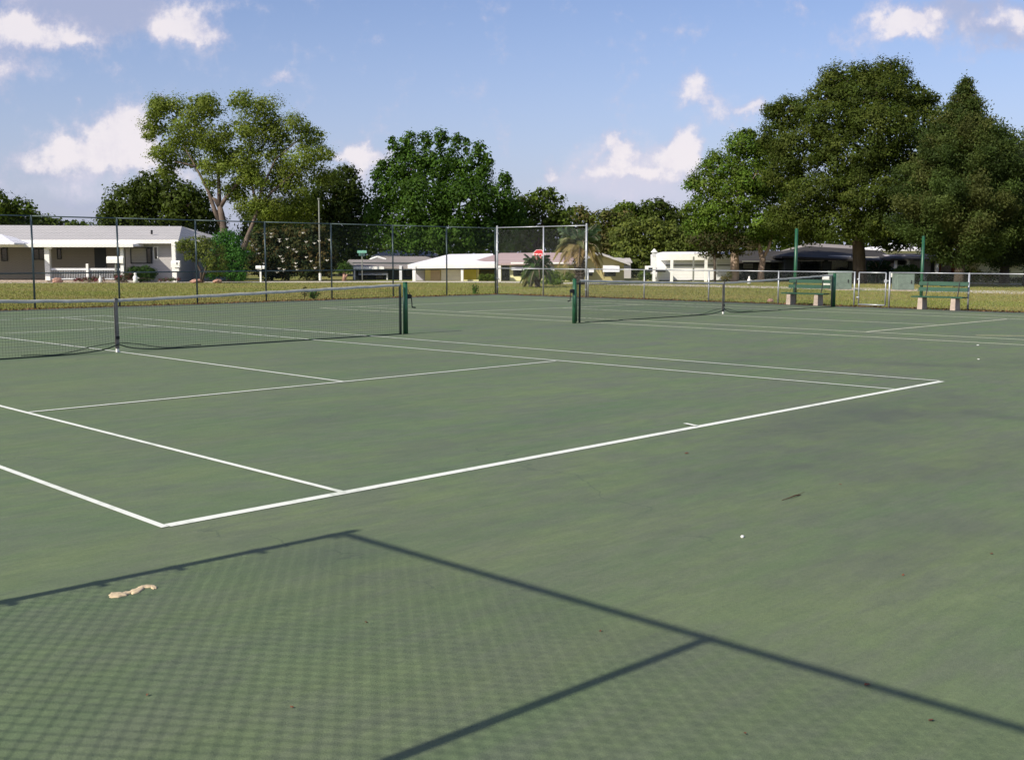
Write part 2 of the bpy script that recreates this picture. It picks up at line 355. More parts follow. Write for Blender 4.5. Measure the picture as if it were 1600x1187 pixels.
# the court slab: its rim wanders a little where dirt has crept over it
rim = []
def wob(t_): return .10 * math.sin(t_ * 1.3) + .07 * math.sin(t_ * 3.1 + 1) + .05 * math.sin(t_ * 7.7)
for i in range(141): rim.append((EX + wob(i * .25) * .8, -14 + i * (EY + 14) / 140))
for i in range(1, 141): rim.append((EX - i * (EX + 9) / 140, EY + wob(i * .27 + 4)))
rim += [(-9, -14)]
mb = MB(); n_ = len(rim)
mb.add([(x, y, .012) for x, y in rim] + [(x, y, -.05) for x, y in rim], [tuple(range(n_))] + [(i, i + n_, (i + 1) % n_ + n_, (i + 1) % n_) for i in range(n_)])
tag(mb.build('court', 'court'), kind='structure')
sheet('dirt_strip', [(-9, EY - .3), (EX + .8, EY - .3), (EX + .8, EY + .75), (-9, EY + .65)], -.015, 'dirt')
sheet('side_dirt_strip', [(EX - .3, -14), (EX + .75, -14), (EX + .75, EY - .31), (EX - .3, EY - .31)], -.015, 'dirt')
# pale path round the lawn
def strip(name, top, bot, z, m):
    mb = MB(); k = len(top)
    vs = [G(*p) for p in top] + [G(*p) for p in bot]
    mb.add([(v[0], v[1], z) for v in vs], [(i, i + 1, k + i + 1, k + i) for i in range(k - 1)])
    return tag(mb.build(name, m), kind='structure')
strip('path', [(-140, 440.5), (300, 439.3), (640, 438.6), (800, 439.2), (980, 442.2), (1300, 448.2), (1720, 456.6)],
      [(-140, 442.4), (300, 441.2), (640, 440.4), (800, 441.2), (980, 445), (1300, 451.8), (1720, 461.2)], -.022, 'path')
strip('pavement', [(1500, 440.6), (1600, 442.3), (1760, 445)], [(1500, 442.4), (1600, 444.4), (1760, 447.4)], -.022, 'path')

# painted lines: end points along the middle of each line, width
ZL = .016
def seg(mb, a, b, wd_, z=ZL):
    a = np.array(a, float); b = np.array(b, float); d = b - a; d /= np.linalg.norm(d); nrm = np.array([-d[1], d[0]]) * wd_ / 2
    mb.add([(*(a - nrm), z), (*(b - nrm), z), (*(b + nrm), z), (*(a + nrm), z)], [(0, 1, 2, 3)])
def marks(name, segs, m):
    mb = MB()
    for i, s_ in enumerate(segs): seg(mb, *s_, z=ZL + .0006 * i)
    return tag(mb.build(name, m), kind='structure')
marks('court_lines', [((.03, 0), (11.11, .03), .085), ((.0, -.03), (.06, 3.0), .05), ((.06, 3.0), (.0, 22.8), .05),
    ((1.36, 0), (1.43, 6.28), .05), ((1.43, 6.28), (1.37, 22.8), .05), ((1.45, 5.54), (9.58, 5.50), .05), ((5.50, 5.53), (5.55, 12.05), .05), ((5.55, 12.05), (5.40, 17.7), .05),
    ((9.80, .05), (9.50, 11.87), .05), ((9.5, 11.87), (9.33, 22.95), .05), ((11.09, .05), (10.93, 11.93), .05), ((10.93, 11.93), (10.55, 22.97), .05),
    ((1.4, 17.6), (9.42, 17.87), .05), ((0, 22.75), (10.57, 22.95), .07), ((5.58, .03), (5.63, .20), .05)], 'line')
marks('side_court_lines', [((18.2, 0), (18.17, 1.54), .062), ((18.17, 1.54), (17.8, 12.41), .062), ((17.8, 12.41), (17.53, 22.76), .062),
    ((19.55, 0), (19.5, 2.02), .062), ((19.5, 2.02), (19.12, 13.58), .062), ((19.12, 13.58), (18.9, 22.6), .062),
    ((18.2, 0), (28.1, 0), .08), ((19.43, 5.31), (26.68, 5.06), .062), ((22.95, 5.3), (22.88, 11.23), .062), ((22.88, 11.23), (23.0, 17.4), .062),
    ((26.85, 0), (26.85, 12), .062), ((26.85, 12), (26.8, 22.2), .062), ((28.3, 0), (28.25, 22.2), .062),
    ((17.53, 22.6), (28.3, 22.2), .06), ((18.95, 17.87), (26.8, 17.1), .062)], 'line_old')
p = G(1562, 525)
marks('worn_paint_patch', [((p[0] - .35, p[1] + .35), (p[0] + .3, p[1] - .45), .12)], mat('yellowed_paint', (.46, .44, .25), .8, .2, var=.3, vscale=8.))

# ------------------------------------------------------------------ chain link fences
def chain_panel(w_, h_, pitch=.072, rad=.0017, name='chain_mesh', m='wire'):
    """real zigzag wires of one fence bay, in its own x-z plane"""
    n = int(round(w_ / pitch)); k = int(round(h_ / (pitch / 2)))
    px_ = w_ / n; hz = h_ / k; ring = [(math.cos(a), math.sin(a)) for a in (R(90), R(210), R(330))]
    vs = []; fs = []
    for i in range(n):
        b0 = len(vs)
        for j in range(k + 1):
            s_ = 1 if ((j + i) % 2) else -1
            x = (i + .5) * px_ + s_ * px_ * .5 ; z = j * hz; y = s_ * rad * .6
            for (a, b) in ring: vs.append((x + a * rad * 1.3, y + b * rad * 1.3, z + .0))
        for j in range(k):
            for q in range(3):
                fs.append((b0 + j * 3 + q, b0 + j * 3 + (q + 1) % 3, b0 + (j + 1) * 3 + (q + 1) % 3, b0 + (j + 1) * 3 + q))
    me = bpy.data.meshes.new(name); me.from_pydata(vs, [], fs); me.materials.append(M[m]); return me
FX, FY, FHt, LHt = 31.2, 28.75, 2.86, 1.13
PN = {('t', 'wire_dark'): (chain_panel(2.8, FHt - .1, m='wire_dark', rad=.0021), 2.8), ('t', 'wire'): (chain_panel(2.8, FHt - .1, rad=.0013), 2.8), ('l', 'wire'): (chain_panel(2.8, LHt - .06, rad=.0012), 2.8),
      ('n', 'wire'): (chain_panel(2.8, FHt - .1, pitch=.058, rad=.0026), 2.8)}
def fence(root, pts, h, pm, wm, kind, rp=.03, rr=.021, mid=None, skip=(), end_r=None, topcap=True, bands=None):
    pts = [np.array([p[0], p[1], 0.]) for p in pts]; O = np.array(root.location)
    for i, p in enumerate(pts):
        e = i in (0, len(pts) - 1) and end_r
        r_ = end_r if e else rp
        mb = MB(); mb.tube([p + [0, 0, -.05], p + [0, 0, h + (.05 if e else 0)]], r_, 10)
        if topcap: mb.ball(p + np.array([0, 0, h + (.05 if e else .0)]), r_ * 1.15, 10, 6, (1, 1, .8))
        if e:
            dn = (pts[1] - pts[0]) if i == 0 else (pts[-2] - pts[-1]); dn = dn / np.linalg.norm(dn)
            for z in (bands or np.linspace(.3, h - .25, 7)):
                mb.tube([p + [0, 0, z - .014], p + [0, 0, z + .014]], r_ + .007, 10)
                mb.tube([p + [0, 0, z], p + dn * (r_ + .055) + [0, 0, z]], .016, 6)
        mb.build('post', pm, root, smooth=True)
    d = pts[-1] - pts[0]; 
    for z, nm in ((h, 'top_rail'),) + (((mid, 'middle_rail'),) if mid else ()):
        mb = MB()
        for a, b in zip(pts[:-1], pts[1:]): mb.tube([a + [0, 0, z], b + [0, 0, z]], rr, 8)
        mb.build(nm, pm, root, smooth=True)
    me, w0 = PN[(kind, wm)]
    for i, (a, b) in enumerate(zip(pts[:-1], pts[1:])):
        if i in skip: continue
        o = bpy.data.objects.new('chain_mesh', me); COL.objects.link(o); o.parent = root
        d = b - a; L = np.linalg.norm(d); nrm = np.array([-d[1], d[0], 0]) / L * (rp + .004)
        o.location = tuple(a + nrm + [0, 0, .03] - O); o.scale = (L / w0, 1, 1); o.rotation_euler = (0, 0, math.atan2(d[1], d[0]))
    return root
t = thing('chain_link_fence', 'tall dark coated chain link fence along the far end of the courts', 'fence', (wy(-90, FY), FY, 0))
fx = [wy(q, FY) for q in (-215, -90, 52, 185, 307, 415, 518, 614, 698)] + [FX]
fence(t, [(x, FY) for x in fx], FHt, 'vinyl', 'wire_dark', 't', mid=1.10)
t = thing('chain_link_fence', 'short run of tall galvanised fence turning the corner in front of the stop sign', 'fence', (FX, FY, 0))
ys = [FY - .12, wx(849, FX), wx(916, FX)]
fence(t, [(FX, y) for y in ys], FHt + .02, 'galv', 'wire', 't', mid=1.12, end_r=.042)
ye = ys[-1]
t = thing('chain_link_fence', 'low galvanised chain link fence running from the tall end post to the gate', 'fence', (FX, ye, 0))
fence(t, [(FX, y) for y in (ye - .10, wx(1007, FX), wx(1108, FX), wx(1217, FX), wx(1336, FX))], LHt, 'galv', 'wire', 'l', rp=.026, rr=.018)
t = thing('chain_link_fence', 'low galvanised chain link fence behind the right bench, right of the gate', 'fence', (FX, wx(1391, FX), 0))
fence(t, [(FX, y) for y in (wx(1391, FX), wx(1515, FX), wx(1515, FX) - 2.7, wx(1515, FX) - 5.4)], LHt, 'galv', 'wire', 'l', rp=.03, rr=.018)
# gate
ga, gb = wx(1343, FX), wx(1385, FX)
t = thing('gate', 'narrow galvanised gate with a bare pipe frame between the two low fences', 'gate', (FX, ga, 0))
mb = MB()
A_, B_ = np.array([FX, ga, 0]), np.array([FX, gb, 0])
mb.tube([A_ + [0, 0, .06], A_ + [0, 0, 1.12], ], .023, 8); mb.tube([B_ + [0, 0, .06], B_ + [0, 0, 1.12]], .023, 8)
mb.tube([A_ + [0, 0, 1.12], B_ + [0, 0, 1.12]], .024, 8); mb.tube([A_ + [0, 0, .07], B_ + [0, 0, .07]], .024, 8)
mb.build('gate_frame', 'galv', t, smooth=True)
mb = MB(); mb.box(B_ + [0, 0, .85], .06, .10, .09); mb.tube([B_ + [-.03, .05, .88], B_ + [-.03, -.12, .86]], .012, 6); mb.build('latch', 'galv', t)
for z in (.3, .9): mb = MB(); mb.tube([A_ + [0, .06, z], A_ + [0, -.02, z]], .03, 8); mb.build('hinge', 'galv', t)
o = bpy.data.objects.new('chain_mesh', PN[('l', 'wire')][0]); COL.objects.link(o); o.parent = t
o.location = (.03, 0, .05); o.rotation_euler = (0, 0, -math.pi / 2); o.scale = (abs(ga - gb) / 2.8, 1, 1)
# near fence at the photographer's left: only its shadow falls into the picture
NX = -3.35
t = thing('chain_link_fence', 'near chain link fence whose frame and mesh shadow falls across the court', 'fence', (NX, -.74, 0))
fence(t, [(NX, -.74), (NX, -3.33), (NX, -6.35), (NX, -9.3)], FHt, 'galv', 'wire', 'n', rp=.028, rr=.023, end_r=.032, bands=[(G(a, b)[0] - NX) * math.tan(SUN_EL) for a, b in ((20, 942), (162, 914), (283, 889), (406, 862), (520, 838))])

# ------------------------------------------------------------------ nets
def make_net(name, label, xl, xr, xc, y, group, crank_left):
    H0, HC = 1.07, .914
    t = thing(name, label, 'net', (xc, y, 0), group)
    def top(x):
        s_ = (x - xc) / ((xr - xc) if x > xc else (xl - xc)); return HC + (H0 - HC) * s_ ** 1.15 if s_ > 0 else HC
    def bot(x):
        a = abs(x - xc); return .02 + .13 * math.exp(-a / .28)
    def yo(x, z):     # belly of the slack net
        return .015 * math.sin(x * 1.7) * (1 - z) - .05 * math.exp(-abs(x - xc) / .5) * (1 - z)
    mb = MB(); pitch = .048; n = int((xr - xl) / pitch)
    for i in range(n + 1):
        x = xl + (xr - xl) * i / n; z0, z1 = bot(x), top(x) - .045
        zs = np.linspace(z0, z1, 6); mb.tube([(x, y + yo(x, z), z) for z in zs], .0015, 3, cap=False)
    rows = 20
    xs = np.linspace(xl, xr, 80); xs = np.sort(np.append(xs, [xc - .3, xc - .15, xc, xc + .15, xc + .3]))
    for j in range(1, rows):
        q = j / rows; mb.tube([(x, y + yo(x, bot(x) + q * (top(x) - .045 - bot(x))), bot(x) + q * (top(x) - .045 - bot(x))) for x in xs], .0015, 3, cap=False)
    mb.build('net_mesh', 'net', t)
    mb = MB(); mb.tube([(x, y + yo(x, 0), bot(x)) for x in xs], .011, 6)
    # slack lower cord gathered either side of the strap
    for s_ in (-1, 1):
        mb.tube([(xc + s_ * a, y + .03 + .05 * math.sin(a * 2), .14 * (1 - a / 1.6) ** 2 + .03 + .02 * math.sin(a * 5)) for a in np.linspace(0, 1.6, 14)], .007, 5)
    mb.build('bottom_cord', 'net', t, smooth=True)
    mb = MB(); vs = []; 
    for x in xs:
        z = top(x) + .004 * math.sin(x * 9); 
        vs += [(x, y - .012, z - .052), (x, y - .014, z - .008), (x, y, z), (x, y + .014, z - .008), (x, y + .012, z - .052)]
    fs = [(i * 5 + j, (i + 1) * 5 + j, (i + 1) * 5 + j + 1, i * 5 + j + 1) for i in range(len(xs) - 1) for j in range(4)]
    mb.add(vs, fs); mb.build('top_tape', 'tape', t, smooth=True)
    for x in (xl, xr):
        mb = MB(); mb.tube([(x, y, .0), (x, y, 1.05)], .028, 10); mb.build('side_rod', 'net', t, smooth=True)
    mb = MB(); mb.box((xc, y - .022, .50), .052, .006, .86); mb.box((xc, y + .022, .50), .052, .006, .86); mb.box((xc, y, HC + .004), .052, .05, .008)
    mb.build('centre_strap', 'strap', t)
    mb = MB(); mb.box((xc, y - .03, .26), .062, .012, .05); mb.build('buckle', 'iron', t)
    mb = MB(); mb.tube([(xc, y, .012), (xc, y, .07)], .028, 10); mb.build('anchor', 'white', t)
    return t
def net_post(label, x, y, side, crank):
    t = thing('net_post', label, 'post', (x, y, 0), 'green net posts')
    mb = MB(); mb.tube([(x, y, 0), (x, y, 1.09)], [.054, .048], 16); mb.build('pole', 'green', t, smooth=True)
    mb = MB(); mb.tube([(x, y, 1.09), (x, y, 1.105)], [.052, .044], 16); mb.build('cap', 'green', t, smooth=True)
    mb = MB(); mb.tube([(x - side * .062, y - .03, .05), (x - side * .062, y - .03, 1.0)], .010, 6); mb.build('lacing_bar', 'green', t, smooth=True)
    if crank:
        mb = MB(); mb.box((x + side * .085, y, .80), .08, .07, .09); mb.tube([(x + side * .12, y, .81), (x + side * .17, y, .81)], .018, 8)
        mb.tube([(x + side * .16, y, .82), (x + side * .17, y - .01, .66), (x + side * .175, y - .015, .56)], .011, 6)
        mb.tube([(x + side * .175, y - .015, .57), (x + side * .26, y - .02, .56)], .014, 8); mb.build('crank', 'iron', t)
        mb = MB(); mb.tube([(x + side * .13, y, .83), (x + side * .02, y, 1.04)], .004, 5); mb.build('cable', 'iron', t)
    return t
NY = 11.885
make_net('tennis_net', 'nearer tennis net with grey top tape, sagging at its pale centre strap', -.91, 11.76, 5.52, NY, 'tennis nets', False)
net_post('thick green net post with a crank, holding the right end of the nearer net', 11.90, NY, 1, True)
net_post('green net post holding the unseen left end of the nearer net', -1.03, NY, -1, False)
make_net('tennis_net', 'farther tennis net in front of the low fence, lifted at its dark centre strap', 17.47, 29.95, 23.72, NY, 'tennis nets', False)
net_post('slim green net post with a pale winch, standing left of the farther net', 17.28, NY, -1, True)
net_post('dark green net post at the right end of the farther net, before the left bench', 30.10, NY, 1, False)

# ------------------------------------------------------------------ benches (long side along y)
def make_bench(label, c):
    t = thing('park_bench', label, 'bench', c, 'green plank benches on concrete blocks')
    c = np.array(c)
    for s_ in (-1, 1):
        mb = MB(); b_ = c + [0, s_ * .52, 0]; q = [(-1, -1), (1, -1), (1, 1), (-1, 1)]
        mb.box8([b_ + [a * .19, e * .085, 0] for a, e in q], [b_ + [a * .17, e * .07, .37] for a, e in q]); mb.build('leg', 'concrete', t, bevel=.012)
    for k, x in enumerate((-.135, .0, .135)):
        mb = MB(); mb.box(c + [x, 0, .392], .125, 1.62, .038); mb.build('seat_plank', 'plank', t, bevel=.005)
    for z in (.62, .80):
        mb = MB(); q = [(0, -.78), (.035, -.78), (.035, .78), (0, .78)]
        dx = .20 + (z - .4) * .2
        mb.box8([c + [dx + a, b, z - .06] for a, b in q], [c + [dx + .025 + a, b, z + .06] for a, b in q]); mb.build('back_plank', 'plank', t, bevel=.005)
    for s_ in (-1, 1):
        mb = MB(); mb.tube([c + [.16, s_ * .5, .36], c + [.225, s_ * .5, .5], c + [.30, s_ * .5, .84]], .018, 6); mb.build('back_bracket', 'iron', t)
    return t
bl = G(1257, 477.5); b2 = G(1460, 481.5)
bench = make_bench('green plank bench on concrete blocks, partly behind the farther net', (30.62, 13.25, .012))
dup(bench, (30.62, 8.62, .012), 'green plank bench on concrete blocks standing right of the gate')

# ------------------------------------------------------------------ poles and signs
def pole(name, label, cat, px, row_top, d, r, m, taper=.8, group=None, base=None):
    b = GD(px, d); t = thing(name, label, cat, b, group); h = HZ(px, row_top, d)
    mb = MB(); mb.tube([b + [0, 0, -.05], b + [0, 0, h]], [r, r * taper], 14); mb.build('shaft', m, t, smooth=True)
    return t, b, h
g1 = (FX + .62)
for px, lab in ((1243, 'tall plain green pole standing behind the left bench'), (1441, 'tall plain green pole standing behind the right bench')):
    yy = wx(px, g1); d = (np.array([g1, yy, 0]) - CAM) @ FH; top = 358 if px == 1243 else 370
    t, b, h = pole('green_pole', lab, 'pole', px, top, d, .066 if px == 1243 else .055, 'green', .8, 'green poles behind the benches')
    mb = MB(); mb.ball(b + [0, 0, h], .055, 12, 6, (1, 1, .5)); mb.build('cap', 'green', t, smooth=True)
t, b, h = pole('utility_pole', 'thin tall grey pole rising from the magnolia shrub', 'pole', 500, 312, 75, .058, 'pole', .7)
mb = MB(); mb.tube([b, b + [0, 0, .5]], .09, 12); mb.build('base_sleeve', 'white', t)
mb = MB(); mb.tube([b + [0, 0, h], b + [0, 0, h + .1]], .09, 10); mb.build('cap', 'pole', t)
t, b, h = pole('street_sign', 'slim post with small pale green blades in front of the low grey house', 'sign', 566, 395, 74, .035, 'pole', 1.)
for k, (a, z) in enumerate(((R(20), -.06), (R(110), .12))):
    mb = MB(); ax = (np.array([math.cos(a), math.sin(a), 0]), np.array([-math.sin(a), math.cos(a), 0])); mb.box(b + [0, 0, h + z - .05], .72, .03, .17, ax); mb.build('sign_blade', mat('pale_green_sheeting', (.12, .30, .22), .4, .5), t)
# stop sign
DS = 70.
b = GD(842, DS); zc = HZ(842, 399.5, DS); t = thing('stop_sign', 'red octagonal stop sign with white letters above the yucca', 'sign', b)
mb = MB(); mb.tube([b + [0, 0, -.02] + FH * .04, b + [0, 0, zc + .38] + FH * .04], .03, 8); mb.build('sign_post', 'galv', t, smooth=True)
def octa(r_, y0, y1):
    vs = []
    for yy in (y0, y1):
        for k in range(8):
            a = R(22.5 + 45 * k); vs.append(b + RH * r_ * math.cos(a) + FH * yy + np.array([0, 0, zc + r_ * math.sin(a)]))
    return MB().add(vs, [tuple(range(8)), tuple(range(15, 7, -1))] + [(k, k + 8, (k + 1) % 8 + 8, (k + 1) % 8) for k in range(8)])
pl_ = octa(.41, -.010, .0).build('sign_plate', 'sign_white', t)
octa(.385, -.014, -.0105).build('red_face', 'red', pl_)
fc = bpy.data.curves.new('letters', 'FONT'); fc.body = 'STOP'; fc.size = .33; fc.align_x = 'CENTER'; fc.align_y = 'CENTER'; fc.extrude = .002; fc.offset = .006
fo = bpy.data.objects.new('tmp', fc); COL.objects.link(fo); bpy.context.view_layer.update()
me = bpy.data.meshes.new_from_object(fo); bpy.data.objects.remove(fo)
lo = bpy.data.objects.new('letters', me); COL.objects.link(lo); me.materials.clear(); me.materials.append(M['sign_white']); lo.parent = pl_
pp = np.array([0, 0, zc]) - FH * .018
lo.matrix_local = Matrix(((RH[0], 0, -FH[0], pp[0]), (RH[1], 0, -FH[1], pp[1]), (0, 1, 0, pp[2]), (0, 0, 0, 1)))
# white lamp post
b = GD(1022, 72); t = thing('lamp_post', 'white post with a small lantern in front of the long white house', 'lamp post', b)
h = HZ(1022, 401, 72); mb = MB(); mb.box(b + [0, 0, h / 2], .17, .17, h, (RH, FH)); mb.build('post', 'white', t, bevel=.01)
mb = MB(); z0 = h; mb.box8([b + RH * x * .10 + FH * y * .10 + [0, 0, z0] for x, y in ((-1, -1), (1, -1), (1, 1), (-1, 1))], [b + RH * x * .15 + FH * y * .15 + [0, 0, z0 + .28] for x, y in ((-1, -1), (1, -1), (1, 1), (-1, 1))]); mb.build('lantern', 'awning', t)
mb = MB(); mb.tube([b + [0, 0, z0 + .28], b + [0, 0, z0 + .5]], [.24, .03], 8); mb.build('lantern_roof', 'white', t)
# mailboxes
def mailbox(label, px, d, row_t, row_b, w_, two=False, postm='pole', name='mailbox', boxes=None):
    b = GD(px, d); t = thing(name, label, 'mailbox', b, 'roadside mailboxes')
    zt, zb = HZ(px, row_t, d), HZ(px, row_b, d)
    mb = MB(); mb.box(b + [0, 0, zb / 2], .10, .10, zb, (RH, FH)); mb.build('post', postm, t)
    hgt = zt - zb
    mb = MB(); r_ = w_ / 2; pro = [(-.15, 0), (.15, 0)] + [(.15 * math.cos(a), hgt * .55 + hgt * .45 * math.sin(a)) for a in np.linspace(0, math.pi, 7)]
    vs = []
    for e in (-r_, r_): vs += [b + FH * x + RH * e + np.array([0, 0, zb + z]) for x, z in pro]
    k = len(pro); mb.add(vs, [tuple(range(k)), tuple(range(2 * k - 1, k - 1, -1))] + [(i, i + k, (i + 1) % k + k, (i + 1) % k) for i in range(k)]); mb.build('box', 'white', t)
    mb = MB(); mb.box(b + RH * (r_ * .4) - FH * .16 + [0, 0, zb + hgt * .6], .05, .02, .16, (RH, FH)); mb.build('flag', 'iron', t)
    if two:
        mb = MB(); mb.box(b + [0, 0, zb - .17], w_ * .8, .22, .2, (RH, FH)); mb.build('newspaper_box', 'white', t, bevel=.02)
    return t
mailbox('wide pinkish white mailbox on a post in front of the grey bungalow porch', 181, 70, 400.5, 411, 1.05)
mailbox('white mailbox with a second small box below, beside the white downspout', 275, 70, 407, 418, .55, True, 'white')
mailbox('white mailbox on a dark post before the magnolia', 407, 70, 415, 420, .55, False, 'white')
mailbox('white double mailbox standing on the grass behind the left bench', 1293, 56, 431.5, 437, .42, True, 'tan')
mailbox('small white mailbox to the right of the gate', 1397, 66, 425.5, 433, .45, False)
# cabinets
for px0, px1, rt_, rb_, d, lab in ((1301, 1332, 425, 452.5, 55.5, 'grey green utility cabinet on the lawn between the left bench and the gate'), (1403, 1430, 427, 454.5, 54.5, 'grey green utility cabinet behind the left end of the right bench')):
    pm = (px0 + px1) / 2; b = GD(pm, d); t = thing('utility_cabinet', lab, 'cabinet', b, 'utility cabinets')
    w_ = (px1 - px0) * d / 1747; h = HZ(pm, rt_, d)
    mb = MB(); mb.box(b + FH * .4 + [0, 0, h / 2], w_, .8, h, (RH, FH)); mb.build('body', 'cab', t, bevel=.02)
    mb = MB(); mb.box(b + FH * .4 + [0, 0, h + .02], w_ + .05, .86, .05, (RH, FH)); mb.build('lid', 'cab', t, bevel=.01)
    mb = MB(); mb.box(b - FH * .008 + [0, 0, h * .5], w_ * .9, .016, h * .85, (RH, FH)); dr = mb.build('door', 'cab', t)
    mb = MB(); mb.box(b - FH * .03 + RH * w_ * .3 + [0, 0, h * .5], .04, .03, .16, (RH, FH)); mb.build('handle', 'iron', dr)
    mb = MB(); mb.box(b + FH * .4 + [0, 0, -.0], w_ + .2, 1.0, .06, (RH, FH)); mb.build('base', 'concrete', t)

# ------------------------------------------------------------------ houses
def bx(mb, px0, px1, ra, rb, d, depth):
    """box with its front face at distance d spanning those directions, going back 'depth' metres"""
    A, B, C_, D = W(px0, rb, d), W(px1, rb, d), W(px1, ra, d), W(px0, ra, d)
    zb = (A[2] + B[2]) / 2; zt = (C_[2] + D[2]) / 2
    a = np.array([A[0], A[1], 0]); b = np.array([B[0], B[1], 0]); k = FH * depth
    mb.box8([a + [0, 0, zb], b + [0, 0, zb], b + k + [0, 0, zb], a + k + [0, 0, zb]], [a + [0, 0, zt], b + [0, 0, zt], b + k + [0, 0, zt], a + k + [0, 0, zt]]); return mb
def part(t, name, m, px0, px1, ra, rb, d, depth, bevel=0.): return bx(MB(), px0, px1, ra, rb, d, depth).build(name, m, t, bevel=bevel)
def wall(t, name, m, px0, px1, ra, d, depth):
    A, B = GD(px0, d), GD(px1, d); h = HZ((px0 + px1) / 2, ra, d); k = FH * depth; Z = np.array([0, 0, h]); z0 = np.array([0, 0, -.1])
    return MB().box8([A + z0, B + z0, B + k + z0, A + k + z0], [A + Z, B + Z, B + k + Z, A + k + Z]).build(name, m, t)
def roof(t, name, m, el, er, rl, rr_, back, th=.16, fascia=None):
    """hip roof: front eave ends el, er; ridge ends rl, rr_ as (px,row,d); back = extra metres behind the ridge"""
    a, b, c, d_ = W(*el), W(*er), W(*rl), W(*rr_)
    dz = np.array([0, 0, th]); ze = (a[2] + b[2]) / 2
    e_ = a + FH * back; f_ = b + FH * back
    mb = MB(); mb.add([a, b, c, d_, e_, f_, a - dz, b - dz, e_ - dz, f_ - dz],
        [(0, 1, 3, 2), (1, 5, 3), (5, 4, 2, 3), (4, 0, 2), (6, 7, 1, 0), (7, 9, 5, 1), (9, 8, 4, 5), (8, 6, 0, 4), (8, 9, 7, 6)])
    r_ = mb.build(name, m, t)
    if fascia:
        q = FH * -.03
        MB().box8([a + q - dz * 1.3, b + q - dz * 1.3, b - FH * .003 - dz * 1.3, a - FH * .003 - dz * 1.3], [a + q + [0, 0, .02], b + q + [0, 0, .02], b - FH * .003 + [0, 0, .02], a - FH * .003 + [0, 0, .02]]).build('fascia', fascia, r_)
    return r_
def window(t, px0, px1, ra, rb, d, fm='white', gm='glass', bars=0, name='window'):
    mb = MB(); k = .055 * 1747 / d
    bx(mb, px0, px1, ra, ra + k, d - .05, .047); bx(mb, px0, px1, rb - k, rb, d - .05, .047)
    bx(mb, px0, px0 + k, ra + k, rb - k, d - .05, .047); bx(mb, px1 - k, px1, ra + k, rb - k, d - .05, .047)
    for i in range(bars):
        q = px0 + (px1 - px0) * (i + 1) / (bars + 1); bx(mb, q - k * .4, q + k * .4, ra + k, rb - k, d - .045, .042)
    f = mb.build(name, fm, t); bx(MB(), px0 + k, px1 - k, ra + k, rb - k, d - .02, .015).build('pane', gm, f); return f
def awn(t, px0, px1, ra, rb, d, out, m='awning'):
    a, b = W(px0, ra, d), W(px1, ra, d); zl = HZ(px0, rb, d - out)
    c = W(px1, rb, d - out); e = W(px0, rb, d - out); th = np.array([0, 0, .04])
    return MB().box8([e, c, b, a], [e + th, c + th, b + th, a + th]).build('awning', m, t)

# H1 grey bungalow at the left
t = thing('bungalow', 'long pale grey bungalow with a covered porch at the left edge', 'house', GD(150, 72))
wall(t, 'wall', 'sid_beige', -170, 196, 380, 74.5, 7)
wall(t, 'front_room_wall', 'sid_grey', 197, 274, 378, 71.5, 8.5)
wall(t, 'rear_room_wall', 'sid_grey', 274.5, 330, 378, 75.5, 5)
r_ = roof(t, 'roof', 'roof_grey', (-200, 375.8, 70.7), (279, 375.2, 70.7), (-150, 351.0, 76), (284, 353.6, 76), 9.5, fascia='white')
roof(t, 'rear_roof', 'roof_grey', (210, 376, 74.6), (318, 373.5, 74.9), (215, 353.4, 79), (284.5, 353.8, 79.2), 7, fascia='white')
r_2 = roof(t, 'porch_roof', 'roof_white', (-160, 381.5, 69.5), (208, 381.5, 69.5), (-150, 374.8, 72.5), (186, 374.8, 72.5), 5, .14, fascia='white')
MB().tube([W(237, 366, 72.5), W(237, 359.5, 72.5)], .07, 8).build('vent_pipe', 'iron', r_)
roof(t, 'carport_roof', 'roof_white', (-180, 377.5, 68), (22, 379.5, 68), (-150, 363, 71.4), (2, 366, 71.4), 4, .1)
for px in (71, ):
    p_ = part(t, 'porch_column', 'white', px, px + 7.5, 386, 438, 69.9, .3)
    part(t, 'column_bracket', 'white', 73, 80, 385.5, 389, 69.7, .15)
part(t, 'porch_column', 'white', 189, 194, 386, 438, 70, .2)
part(t, 'downspout', 'white', 269.5, 275.5, 377, 440, 70.4, .2)
part(t, 'beam', 'sid_beige', -160, 200, 383.5, 386.5, 69.75, .25)
window(t, 52, 70, 388, 406, 74.5, 'iron', bars=1); window(t, 89, 96, 388, 405, 74.5, 'iron')
f = part(t, 'door', 'door_dark', 149, 167, 387, 437, 74.45, .04); part(f, 'handle', 'galv', 164.3, 165.2, 416, 418, 74.4, .04)
window(t, 2, 12, 387, 408, 74.5, 'iron')
window(t, 204, 238, 386, 412, 71.5, 'iron', 'sid_beige', bars=0); window(t, 229, 237, 387.5, 411, 71.43, 'iron'); window(t, 240, 247, 385, 406, 71.5, 'white', bars=0)
mb = MB()
for px in np.arange(80, 190, 2.6): bx(mb, px, px + .5, 422, 437, 70.05, .03)
bx(mb, 79.5, 189, 419, 422.5, 70, .08); bx(mb, 79.5, 189, 435, 436.5, 70, .08); mb.build('railing', 'awning', t)
part(t, 'railing_post', 'white', 135, 138.5, 412, 438, 69.9, .12)
MB().box8(*[[GD(px, d) + [0, 0, z] for px, d in ((-160, 70), (196, 70), (196, 74.4), (-160, 74.4))] for z in (.0, .12)]).build('porch_slab', 'concrete', t)
